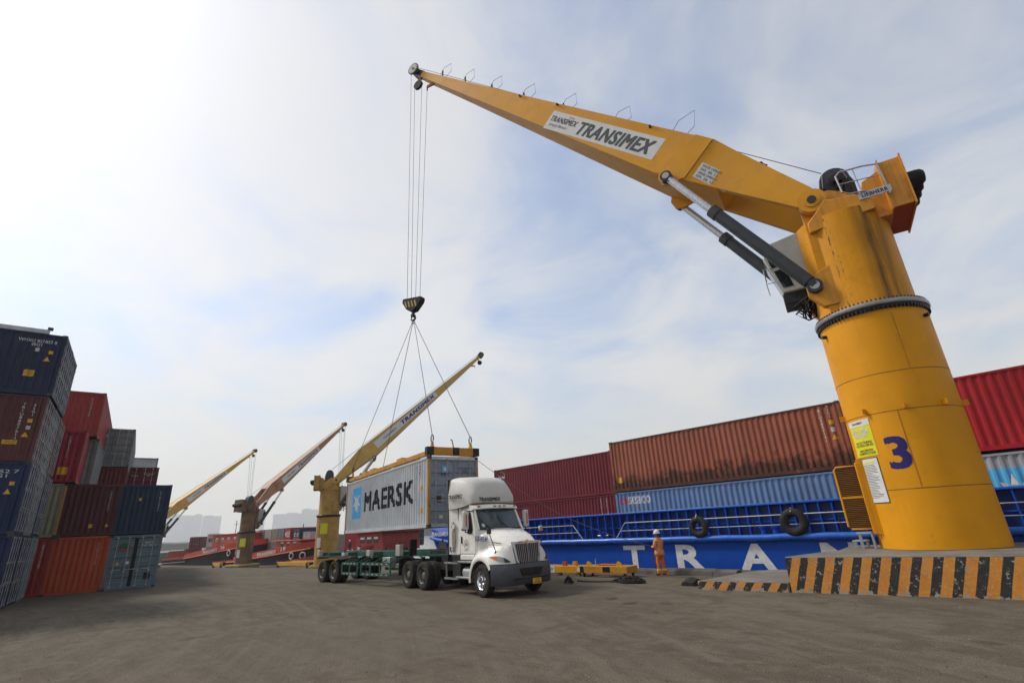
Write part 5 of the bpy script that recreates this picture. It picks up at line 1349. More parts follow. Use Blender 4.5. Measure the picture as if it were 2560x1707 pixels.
MB().bar((-0.40, -0.93, 2.095), (-0.37, 0, 2.10), 0.05, 0.04).bar((-0.37, 0, 2.10), (-0.40, 0.93, 2.095), 0.05, 0.04).build("wiper_cowl", M_grease, tr)
for y in (-0.45, 0.35): MB().tube([(-0.36, y, 2.11), (-0.43, y - 0.25, 2.30), (-0.52, y - 0.4, 2.5)], 0.012).build("wiper", M_grease, tr)
flat("screen_sticker", [(0.07 * cos(2 * pi * i / 12), 0.07 * sin(2 * pi * i / 12)) for i in range(12)], frame((-0.455 + 0.03, -0.72, 2.24), (0, 1, 0), (-0.4, 0, 0.9)), M_white, tr)
# doors, windows, handles on both sides
for s in (-1, 1):
    dr = thing_child("cab_door", tr)
    fy = lambda z: 1.064 if z < 2.05 else 1.064 - (z - 2.05) * 0.118
    def sp_(pts, e): return [Vector((x, s * (fy(z) + e), z)) for x, z in pts]
    pan = [(-1.42, 1.33), (-0.46, 1.33), (-0.42, 2.06), (-0.74, 2.80), (-1.42, 2.80)]
    q = sp_(pan, 0.012) + sp_(pan, -0.01); n_ = 5
    MB().add(q, [(0, 1, 2, 3, 4)] + [(i, (i + 1) % n_, (i + 1) % n_ + n_, i + n_) for i in range(n_)]).build("door_panel", M_tw, dr)
    for wn, pts in (("door_window", [(-1.34, 2.10), (-0.98, 2.10), (-0.98, 2.74), (-1.30, 2.74)]), ("quarter_window", [(-0.94, 1.98), (-0.66, 1.98), (-0.60, 2.10), (-0.82, 2.70), (-0.94, 2.72)])):
        MB().add(sp_(pts, 0.017), [tuple(range(len(pts)))]).build(wn, M_glass, dr)
    MB().box((-1.33, s * 1.085, 1.78), (0.05, 0.03, 0.24)).build("door_handle", M_grease, dr, bevel=0.01)
    gq = 1 if s > 0 else -1
    # mirror on its arm
    mr = thing_child("door_mirror", tr)
    MB().box((-0.62, s * 1.36, 2.42), (0.16, 0.22, 0.62)).build("mirror_shell", M_fair, mr, bevel=0.05, seg=3)
    MB().box((-0.535, s * 1.36, 2.42), (0.012, 0.05, 0.40)).build("mirror_reflector", M_amber, mr)
    MB().tube([(-0.66, s * 1.06, 2.02), (-0.64, s * 1.34, 2.03), (-0.64, s * 1.36, 2.14)], 0.022).tube([(-0.66, s * 1.02, 2.72), (-0.64, s * 1.34, 2.74)], 0.022).build("mirror_arm", M_frame, mr)
    hm = thing_child("bonnet_mirror", tr)
    MB().tube([(0.62, s * 0.96, 1.36), (0.60, s * 1.05, 1.62), (0.52, s * 1.14, 1.98)], 0.016).tube([(0.60, s * 1.06, 1.68), (0.72, s * 0.80, 1.62)], 0.013).build("mirror_stalk", M_frame, hm)
    MB().box((0.50, s * 1.13, 2.03), (0.06, 0.16, 0.18)).build("mirror_head", M_dkgrey if s < 0 else M_chrome, hm, bevel=0.02)
    MB().lathe([(0.06, 0), (0.05, 0.03), (0.02, 0.06)], 12, 'z', (0.62, s * 0.965, 1.34)).build("stalk_foot", M_frame, hm, smooth=50)
    # side extender behind the cab and roof fairing legs
    MB().add([Vector((x, s * y, z)) for x, y, z in ((-1.62, 1.10, 1.30), (-1.44, 1.085, 1.30), (-1.44, 0.99, 2.86), (-1.62, 1.02, 2.86), (-2.10, 1.15, 2.86), (-2.10, 1.15, 1.30))], [(0, 1, 2, 3), (0, 3, 4, 5)]).build("side_extender", M_tw, tr, smooth=60)
    MB().box((-2.12, s * 1.13, 2.62), (0.05, 0.07, 2.65)).build("rubber_edge", M_black, tr)
    # steps, tank, fairing bits
    MB().box((-1.02, s * 0.96, 1.05), (1.05, 0.32, 0.06)).build("upper_step", M_alu, tr, bevel=0.01)
    MB().box((-1.15, s * 1.02, 0.55), (0.95, 0.30, 0.06)).build("lower_step", M_alu, tr, bevel=0.01)
    MB().cyl((-1.35, s * 0.86, 0.70), (-0.62, s * 0.86, 0.70), 0.19, n=16).build("air_tank", M_galv, tr, smooth=40)
    MB().box((-1.75, s * 0.80, 0.80), (0.55, 0.5, 0.55)).build("battery_box", M_frame, tr, bevel=0.02)
    ld = MB().box((-2.15, s * 1.02, 1.0), (0.95, 0.08, 0.06)).box((-2.15, s * 1.02, 0.48), (0.95, 0.08, 0.06))
    for x in (-2.5, -1.85): ld.box((x, s * 1.02, 0.74), (0.035, 0.05, 0.5))
    ld.build("side_guard", M_alu, tr)
    MB().box((-1.0, s * 0.95, 1.20), (0.9, 0.25, 0.17)).build("sill", M_tw, tr, bevel=0.03)
    for x in (-4.12, -5.44): pass
    MB().prism([(-6.25, 0.45), (-6.2, 0.45), (-6.2, 1.1), (-6.25, 1.1)], s * 0.62 if s > 0 else -1.2, 1.2 if s > 0 else -0.62, 'y').build("mud_flap", M_black, tr)
MB().cyl((-2.35, 0.75, 0.9), (-2.35, 0.75, 2.7), 0.075, n=12).build("exhaust_stack", M_frame, tr, smooth=40)
MB().box((-2.75, 0, 1.05), (1.0, 1.0, 0.35)).box((-3.3, -0.5, 1.12), (0.5, 0.3, 0.28)).build("deck_plate", M_frame, tr, bevel=0.02)
MB().prism([(-1.63, 1.25), (-1.60, 1.25), (-1.60, 2.9), (-1.63, 2.9)], -1.04, 1.04, 'y').build("cab_back", M_frame, tr)
# roof fairing
def fsec(x, hw_, zl, zt_, rr_, sag=0.0):
    half = [(hw_, zl), (hw_ + 0.01, zl + (zt_ - zl) * 0.45), (hw_ - rr_ * 0.25, zt_ - rr_ * 0.7), (hw_ - rr_ * 0.7, zt_ - rr_ * 0.2), (hw_ - rr_ * 1.3, zt_), (hw_ * 0.25, zt_ + 0.02 - sag)]
    return [(x, -y, z) for y, z in half] + [(x, y, z) for y, z in half[::-1]]
secs = [fsec(-2.10, 1.16, 2.86, 4.00, 0.22), fsec(-1.85, 1.15, 2.86, 4.01, 0.24), fsec(-1.5, 1.11, 2.88, 3.99, 0.28), fsec(-1.2, 1.06, 2.92, 3.92, 0.33), fsec(-1.0, 1.01, 2.96, 3.80, 0.36), fsec(-0.86, 0.97, 3.0, 3.62, 0.32), fsec(-0.76, 0.92, 3.02, 3.36, 0.18), fsec(-0.74, 0.86, 3.04, 3.16, 0.06)]
fairing = MB().loft(secs, closed=True, caps=True).build("roof_fairing", M_fair, tr, smooth=60)
ff = frame((-1.55, -1.195, 3.28), (1, 0.10, 0), (0, 0.012, 1))
text("lettering", "TRANSIMEX", 0.84, 0.15, ff, M_inkblk, tr, shear=0.22, heavy=0.005); text("lettering", "TRUCKING", 0.40, 0.06, ff, M_ink, tr, shear=0.2, at=(-0.19, -0.12))
for k in range(3): flat("logo_mark", rect(0.02, 0.03, (0.02 + 0.05 * k, 0.10)), ff, M_inkred, tr)
f2 = frame((-0.712, -0.2, 3.14), (0, 1, 0), (-0.16, 0, 1))
text("lettering", "TRANSIMEX", 0.95, 0.13, f2, M_inkblk, tr, shear=0.22, heavy=0.005); text("lettering", "TRUCKING", 0.5, 0.06, f2, M_ink, tr, at=(-0.12, -0.12))
# writing on the side
sd = frame((0, -1.08, 0), (1, 0, 0), (0, 0, 1))
text("lettering", "K 01", 0.32, 0.19, frame((-1.85, -1.155, 1.47), (1, 0.09, 0), (0, 0, 1)), M_inkblue, tr, heavy=0.006)
text("lettering", "51D-415.64", 0.56, 0.16, frame((-0.02, -1.10, 1.80), (1, 0.23, -0.03), (0, 0.10, 1)), M_inkblue, tr, heavy=0.005, spacing=1.08)
flat("logo_diamond", [(0.0, 0.18), (0.14, 0), (0, -0.18), (-0.14, 0)], frame((-1.78, -1.152, 2.25), (1, 0.09, 0), (0, 0, 1)), M_ink, tr)
flat("logo_core", [(0.09 * cos(2 * pi * i / 12), 0.1 * sin(2 * pi * i / 12)) for i in range(12)], frame((-1.78, -1.158, 2.25), (1, 0.09, 0), (0, 0, 1)), M_white, tr)
flat("notice_panel", rect(0.19, 0.52), frame((-1.78, -1.152, 1.84), (1, 0.09, 0), (0, 0, 1)), mat("tan notice", (0.30, 0.25, 0.14), 0.6, vary=0.5, scale=30), tr)
MB().tube([(-1.02 + 0.15 * cos(q), -1.081, 1.63 + 0.15 * sin(q)) for q in [2 * pi * k / 24 for k in range(24)]], 0.006, 4, closed=True).build("door_emblem", M_ink, tr)
text("lettering", "BK", 0.16, 0.12, frame((-1.02, -1.08, 1.63), (1, 0, 0), (0, 0, 1)), M_ink, tr); text("lettering", "LOGISTICS", 0.26, 0.05, frame((-1.02, -1.08, 1.44), (1, 0, 0), (0, 0, 1)), M_ink, tr)

# ------------------------------------------------------------------ skeletal trailer
M_grn = mat("green trailer paint", (0.025, 0.10, 0.075), 0.55, vary=0.25, dirt=0.5, dirtcol=(0.07, 0.06, 0.045), rust=0.3, scale=2)
M_lockw = mat("white twist lock block", (0.42, 0.41, 0.37), 0.6, vary=0.2, dirt=0.5, dirtcol=(0.12, 0.10, 0.07), rust=0.5, scale=4)
tl = thing("container_trailer", "green skeletal container trailer coupled behind the white tractor, empty", "trailer", (-18.87, 13.46, 0), radians(1.26))
for s in (-1, 1):
    MB().box((-3.6, s * 0.5, 1.28), (10.6, 0.14, 0.22)).build("main_beam", M_grn, tl, bevel=0.008)
    for x in (-6.95, -8.2):
        wheel(tl, x, s * 1.06, 0.505); wheel(tl, x, s * 0.74, 0.505)
    for x0, x1, np_ in ((-6.1, -4.55, 2), (-4.3, -1.75, 3)):
        gd = thing_child("side_guard", tl)
        MB().box(((x0 + x1) / 2, s * 1.2, 0.90), (x1 - x0, 0.05, 0.12)).build("guard_rail", M_grn, gd)
        MB().box(((x0 + x1) / 2, s * 1.2, 0.47), (x1 - x0, 0.05, 0.12)).build("guard_rail", M_grn, gd)
        for k in range(np_ + 1):
            x = x0 + 0.04 + (x1 - x0 - 0.08) * k / np_
            MB().box((x, s * 1.2, 0.685), (0.08, 0.046, 0.32)).build("guard_post", M_grn, gd)
        for k in range(np_ + 1):
            x = x0 + 0.15 + (x1 - x0 - 0.3) * k / np_
            MB().bar((x, s * 1.18, 0.92), (x + 0.25, s * 0.55, 1.2), 0.045, 0.045).build("guard_stay", M_grn, gd)
        for k in range(np_ * 2):
            x = x0 + 0.3 + (x1 - x0 - 0.6) * k / (np_ * 2 - 1)
            for z in (0.47, 0.90): MB().box((x, s * 1.228, z), (0.14, 0.01, 0.045)).build("reflector", M_lockw, gd)
    for x, hh in ((-8.7, 0.30), (-6.0, 0.16), (-3.63, 0.26), (-1.2, 0.45)):
        bl_ = MB().box((x, s * 1.14, 1.22 + hh / 2), (0.32, 0.20, hh)).build("twist_lock_block", M_lockw, tl, bevel=0.02)
        MB().cyl((x, s * 1.14, 1.22 + hh), (x, s * 1.14, 1.30 + hh), 0.05, n=8).build("lock_cone", M_grease, bl_)
    MB().prism([(-8.85, 1.08), (-8.5, 1.17), (-6.7, 1.17), (-6.35, 1.05), (-6.35, 1.08), (-6.7, 1.20), (-8.5, 1.20), (-8.85, 1.11)], s * 0.62 if s > 0 else -1.22, 1.22 if s > 0 else -0.62, 'y').build("mudguard", M_frame, tl)
    MB().bar((-0.3, s * 0.55, 1.15), (-0.3, s * 0.55, 0.35), 0.12, 0.12).box((-0.3, s * 0.55, 0.33), (0.3, 0.25, 0.04)).build("landing_leg", M_frame, tl)
for x in (-8.75, -7.6, -6.0, -3.63, -1.2, 1.4):
    MB().box((x, 0, 1.30), (0.22, 2.4 if x < 1 else 1.2, 0.16)).build("cross_member", M_grn, tl, bevel=0.008)
for x in (-6.95, -8.2): MB().cyl((x, -1.0, 0.505), (x, 1.0, 0.505), 0.08, n=10).build("axle", M_frame, tl)
MB().box((0.9, 0, 1.33), (1.4, 1.15, 0.14)).build("coupling_plate", M_frame, tl, bevel=0.01)
MB().box((-2.6, -0.75, 0.95), (0.6, 0.35, 0.4)).build("tool_box", M_galv, tl, bevel=0.02)
MB().box((-0.55, -0.9, 1.55), (0.10, 0.34, 0.62)).build("front_bolster", M_black, tl, bevel=0.02)
for y in (-0.6, -0.2, 0.2, 0.6): MB().box((-4.7, -0.575, 1.28), (0.14, 0.012, 0.05)).build("reflector", M_amber, tl) if y == -0.6 else None
# ------------------------------------------------------------------ blue barge alongside the quay
M_blue = mat("barge blue paint", (0.003, 0.060, 0.36), 0.45, spec=0.2, vary=0.12, dirt=0.14, dirtcol=(0.02, 0.04, 0.12), streak=0.10, scale=0.5, fade=0.04)
M_blued = mat("coaming blue paint", (0.008, 0.03, 0.11), 0.55, vary=0.2, dirt=0.4, dirtcol=(0.01, 0.015, 0.03), scale=0.9)
M_bluel = mat("blue steel trim", (0.02, 0.11, 0.48), 0.3, vary=0.1, dirt=0.12, dirtcol=(0.03, 0.05, 0.1), scale=1.2)
HN = 22.8
bs = thing("cargo_barge", "blue cargo barge with big white hull letters moored along the quay", "ship", (0, HN, 0))
def hsec(x, yn, zt_, zb, fl):
    yf = 11.0 - yn * 0.9
    return [(x, yn + fl, zb), (x, yn + fl * 0.35, zb + (zt_ - zb) * 0.45), (x, yn, zt_), (x, yf, zt_), (x, yf - fl, zb)]
secs = [hsec(40, 0, 1.2, -3.2, 0.0), hsec(-28.5, 0, 1.2, -3.2, 0.0), hsec(-30, 0.0, 1.6, -2.4, 0.15), hsec(-31.3, 0.03, 1.95, -0.8, 0.3), hsec(-32.5, 0.12, 2.2, 0.5, 0.4), hsec(-33.4, 0.40, 2.33, 1.15, 0.35), hsec(-34.0, 1.2, 2.4, 1.5, 0.2), hsec(-34.4, 3.0, 2.45, 1.75, 0.1)]
MB().loft(secs).build("hull", M_blue, bs, smooth=35)
rr_pts = [(40, -0.07, 1.18), (-26.5, -0.07, 1.18), (-28, -0.08, 1.2), (-30, -0.08, 1.3), (-31.3, -0.04, 1.45), (-32.5, 0.08, 1.6), (-33.4, 0.38, 1.72), (-34.0, 1.2, 1.8)]
dn = random.Random(4)
pts = [(40 - 66.5 * i / 120, -0.09 + dn.uniform(-.012, .012), 1.2 + dn.uniform(-.012, .012)) for i in range(121)] + rr_pts[2:]
MB().tube(pts, 0.135, 10).build("rubbing_strake", M_bluel, bs, smooth=60)
# bulwark raised at the bow keeps the hull colour; side coaming with ribs
co = thing_child("hatch_coaming", bs)
X0, X1 = -27.0, 9.0
MB().box(((X0 + X1) / 2, 1.56, 1.87), (X1 - X0, 0.05, 1.33)).build("coaming_plate", M_blued, co)
MB().box(((X0 + X1) / 2, 1.45, 2.51), (X1 - X0 + 0.1, 0.30, 0.09)).build("coaming_top", M_bluel, co, bevel=0.02)
MB().box(((X0 + X1) / 2, 1.50, 1.78), (X1 - X0, 0.08, 0.06)).build("coaming_stringer", M_blue, co)
ribm = MB().box((0, 0, 0), (0.055, 0.2, 1.2)).mesh("coaming_rib")
for i in range(int((X1 - X0) / 0.495)):
    x = X0 + 0.1 + 0.495 * i
    inst("coaming_rib", ribm, M_blue, co, mtx=Matrix.Translation((x, 1.44, 1.86)))
# deck drums / bollards
for x in (-17.9, -9.3, -8.8):
    MB().cyl((x, 0.9, 1.2), (x, 0.9, 1.55), 0.13, n=14).cyl((x, 0.9, 1.55), (x, 0.9, 1.6), 0.19, n=14).build("bollard", M_blue, bs, smooth=40)
MB().tube([(-18.25, 0.9, 1.45), (-17.55, 0.9, 1.45)], 0.03).build("bollard_bar", M_galv, bs)
# hand rail in two runs with sloping ends
M_rail = mat("pale rail paint", (0.55, 0.58, 0.60), 0.5, vary=0.2, dirt=0.3, scale=4)
def rail_run(xa, xb, slope_l, slope_r):
    rl = thing_child("deck_rail", bs); y = 0.16
    A = [(xa - 0.62, y, 1.3), (xa, y, 2.04)] if slope_l else [(xa, y, 2.04)]
    B = [(xb, y, 2.04), (xb + 0.62, y, 1.3)] if slope_r else [(xb, y, 2.04)]
    MB().tube(A + B, 0.019, 6).build("top_rail", M_rail, rl, smooth=50)
    MB().tube([(xa - (0.28 if slope_l else 0), y, 1.66), (xb + (0.28 if slope_r else 0), y, 1.66)], 0.015, 6).build("mid_rail", M_rail, rl, smooth=50)
    n_ = max(2, int((xb - xa) / 1.04))
    for i in range(n_ + 1):
        x = xa + 0.02 + (xb - xa - 0.04) * i / n_
        MB().bar((x, y, 1.2), (x, y, 2.04), 0.035, 0.02).build("rail_post", M_blued, rl)
rail_run(-27.0, -19.33, False, True); rail_run(-15.88, 9.0, True, False)
# hull letters
for ch, x0, x1 in (("T", -15.98, -14.84), ("R", -13.07, -11.90), ("A", -10.12, -8.80), ("N", -6.93, -5.80), ("S", -3.7, -2.6), ("I", -0.6, -0.25)):
    text("hull_letter", ch, x1 - x0, 0.98, frame(((x0 + x1) / 2, -0.008, 0.44), (1, 0, 0), (0, 0, 1)), M_inkwhite, bs, heavy=0.06)
def bowfn(u, v):
    x = -31.6 + u; f = max(0, (-31.3 - x) / 2.1)
    return Vector((x, -0.03 + 0.40 * f ** 2, 1.93 + v))
text("lettering", "TRANSIMEX 79", 3.2, 0.30, bowfn, M_inkwhite, bs, bold=0.02, cuts=[-1.5 + 0.25 * i for i in range(13)], at=(0.0, 0.0))
# hanging tyres
TOR = MB()
R1, R2 = 0.34, 0.155
tp = []
for i in range(36):
    q = 2 * pi * i / 36
    tp.append([( (R1 + R2 * cos(w) * (1.0)) * cos(q), R2 * 0.85 * sin(w), (R1 + R2 * cos(w)) * sin(q)) for w in [2 * pi * k / 14 for k in range(14)]])
TOR.loft(tp + [tp[0]], True, False)
tme = TOR.mesh("tyre_body"); tme.materials.append(None); tme.polygons.foreach_set("use_smooth", [True] * len(tme.polygons))
for x, z, sc_, lab in ((-11.72, 1.70, 0.94, "smaller hanging tyre fender near the orange worker, on the blue barge"), (-7.66, 1.74, 1.08, "larger hanging tyre fender near the crane pedestal, on the blue barge")):
    t = thing("tyre_fender", lab, "tyre", (x, HN - 0.16, z), 0, "tyre fenders on the barge")
    inst("tyre_body", tme, M_black, t, mtx=Matrix.Rotation(0.12, 4, 'Y') @ Matrix.Scale(sc_, 4))
    MB().tube([(0.02, -0.02, 0.3), (0.0, -0.17, 0.4), (-0.02, 0.0, 0.54), (-0.05, 0.3, 0.34)], 0.016).build("hanging_rope", M_mark, t)
# deck cargo
GS = "containers on the barge"
c1 = container("brown rust stained container stacked on the faded blue one", (-11.65, 26.22, 3.71), 0, C_brown, H=2.84, group=GS)
c2 = container("faded blue container on the barge under the brown one", (-11.62, 26.22, 0.85), 0, C_seablue, H=2.83, group=GS)
c3 = container("wine red container on the barge, upper one with green logo", (-26.85, 30.52, 3.92), 0, C_maroon_s, H=2.86, group=GS)
c4 = container("wine red container on the barge, lower one below the green logo", (-26.75, 30.52, 1.04), 0, C_maroon_s, H=2.86, group=GS)
c5 = container("bright red container right of the crane pedestal, upper one", (1.0, 26.22, 3.82), 0, C_red, H=2.80, group=GS)
c6 = container("light grey container with pale blue logo under the bright red one", (1.0, 26.22, 0.95), 0, C_grey, H=2.78, group=GS)
f = side_fn(c2, -1)
text("lettering", "seaco", 1.40, 0.40, f, M_inkwhite, c2, heavy=0.014, cuts=fcuts, at=(-4.55, 2.34), spacing=1.12); text("lettering", "cx", 0.50, 0.30, f, M_inkred, c2, heavy=0.014, cuts=fcuts, at=(-5.55, 2.32), spacing=1.12)
f = side_fn(c1, -1)
flat("label_plate", rect(0.28, 0.30, (-5.6, 0.62)), f, M_ylabel, c1, fcuts)
text("number_lettering", "\n".join("TRLU4897141"), 0.11, 1.55, f, M_inkwhite, c1, at=(5.25, 1.95)); text("number_lettering", "\n".join("45G1"), 0.11, 0.55, f, M_inkwhite, c1, at=(5.62, 2.45))
flat("label_plate", rect(0.18, 0.18, (5.62, 1.98)), f, M_ylabel, c1, fcuts); flat("size_plate", rect(0.16, 0.2, (5.62, 1.66)), f, M_mark, c1, fcuts); flat("warning_triangle", triangle(0.26, (5.62, 1.35)), f, M_ylabel, c1, fcuts)
f = side_fn(c3, -1); G_grn = mat("green logo", (0.22, 0.52, 0.08), 0.6)
text("lettering", "Global", 0.72, 0.26, f, M_inkwhite, c3, bold=0.05, cuts=fcuts, at=(-5.2, 2.18))
arc = [(-5.2 + 0.42 * cos(q), 2.2 + 0.42 * sin(q)) for q in [radians(20 + 12 * i) for i in range(9)]]
flat("logo_arc", arc + [(-5.2 + 0.34 * cos(q), 2.24 + 0.34 * sin(q)) for q in [radians(116 - 12 * i) for i in range(9)]], f, G_grn, c3)
flat("logo_arc", [(-5.45, 1.92), (-5.25, 1.86), (-5.05, 1.90), (-5.05, 1.95), (-5.25, 1.92), (-5.42, 1.98)], f, G_grn, c3)
f = side_fn(c4, -1)
for u in (4.75, 5.2): text("number_lettering", "\n".join("CRSU914072"), 0.11, 1.5, f, M_inkwhite, c4, at=(u, 1.9))
flat("label_plate", rect(0.2, 0.2, (5.25, 1.0)), f, M_ylabel, c4, fcuts)
f = side_fn(c6, -1)
flat("logo_square", rect(1.5, 1.55, (-2.05, 1.45)), f, M_skyblue, c6, fcuts); flat("logo_star", star(0.6, 7, 0.4, (-2.05, 1.45)), lambda u, v: f(u, v) + Vector((0, -0.003, 0)), M_inkwhite, c6)

# ------------------------------------------------------------------ gear lying on the quay
sA = thing("ground_spreader", "yellow lifting beam on the quay with a white name plate, nearer the truck", "spreader", (-16.9, 18.3, 0), radians(2))
M_gs = mat("spreader bright yellow", (0.60, 0.29, 0.012), 0.45, vary=0.15, dirt=0.25, rust=0.2, scale=1.5)
for y in (0, 0.6): MB().box((-0.4, y, 0.26), (4.3, 0.14, 0.26)).build("side_beam", M_gs, sA, bevel=0.01)
for x in (-2.4, 1.65): MB().box((x, 0.3, 0.26), (0.18, 0.72, 0.22)).build("end_beam", M_gs, sA, bevel=0.01)
for x in (0.72, 1.3): MB().box((x, 0.1, 0.48), (0.20, 0.12, 0.18)).build("upstand", M_gs if x > 1 else M_red_ox, sA)
for x in (-2.2, 0.45, 1.5): MB().prism([(x - 0.12, 0.0), (x + 0.14, 0.0), (x + 0.06, 0.13), (x - 0.05, 0.13)], -0.06, 0.08, 'y').build("foot", M_conc_d, sA)
MB().box((-0.25, -0.075, 0.26), (1.0, 0.01, 0.26)).build("name_plate", M_white, sA)
text("lettering", "TRANSIMEX", 0.85, 0.11, frame((-0.25, -0.083, 0.27), (1, 0, 0), (0, 0, 1)), M_inkblk, sA, shear=0.25, bold=0.02)
MB().cyl((1.6, -0.075, 0.26), (1.6, -0.085, 0.26), 0.09, n=12).build("white_disc", M_white, sA)
sB = thing("ground_spreader", "shorter dirty yellow lifting frame on the quay with two lifting eyes", "spreader", (-13.95, 18.25, 0), radians(2))
MB().box((0.02, 0, 0.29), (2.26, 0.18, 0.27)).build("front_beam", M_spy, sB, bevel=0.012)
MB().box((0.02, 0.6, 0.29), (2.2, 0.18, 0.26)).build("rear_beam", M_spy, sB, bevel=0.012)
for x in (-1.05, 1.1): MB().box((x, 0.3, 0.29), (0.2, 0.8, 0.25)).build("end_beam", M_grease if x < 0 else M_spy, sB, bevel=0.012)
MB().box((0.2, -0.092, 0.30), (0.36, 0.012, 0.20)).build("fork_opening", M_grease, sB)
MB().box((0.1, 0.3, 0.45), (0.9, 0.3, 0.06)).build("top_cover", M_red_ox, sB, bevel=0.02)
for x in (-0.72, 0.78):
    MB().prism([(x - 0.16, 0.42), (x + 0.18, 0.42), (x + 0.08, 0.57), (x - 0.04, 0.60)], -0.03, 0.03, 'y').build("lifting_eye", M_gs, sB)
for x in (-1.0, 1.02): MB().cyl((x, 0.0, 0.0), (x, 0.0, 0.17), 0.055, 0.07, n=10).cyl((x, 0.6, 0), (x, 0.6, 0.17), 0.055, n=8).build("twist_lock", M_grease, sB)
MB().tube([(-0.35, 0, 0.42), (-0.36, 0, 0.62), (-0.33, 0, 0.70)], 0.025).build("lever", M_galv, sB)
def rope_heap(name, label, c, rx, ry, hh, n, seed, r=0.02):
    t = thing(name, label, "rope", (c[0], c[1], 0)); q = random.Random(seed); b = MB()
    for i in range(n):
        a0 = q.uniform(0, 6.28); pts = []; k1, k2 = q.uniform(0.3, 1), q.uniform(0.3, 1); ox, oy = q.uniform(-.3, .3) * rx, q.uniform(-.3, .3) * ry
        for k in range(14):
            a = a0 + k * q.uniform(0.3, 0.75)
            x, y = ox + rx * k1 * cos(a) * 0.8, oy + ry * k2 * sin(a) * 0.8
            e = max(0, 1 - (x / rx) ** 2 - (y / ry) ** 2)
            pts.append((x, y, r + hh * e * q.uniform(0.2, 1)))
        b.tube(pts, r, 6)
    b.build("rope_strands", M_black, t, smooth=60)
    return t
hp_ = rope_heap("rope_heap", "tangled heap of black mooring rope on the quay by the worker", (-11.85, 16.95), 0.78, 0.34, 0.22, 26, 2, 0.024)
MB().tube([(-0.7, -0.1, 0.03), (-1.2, -0.35, 0.03), (-1.7, -0.45, 0.03), (-2.2, -0.3, 0.03)], 0.022, 6).build("trailing_end", M_black, hp_)
rope_heap("rope_heap", "small dark rope bundle on the quay by the truck's front bumper", (-13.9, 15.95), 0.22, 0.18, 0.26, 12, 8, 0.022)

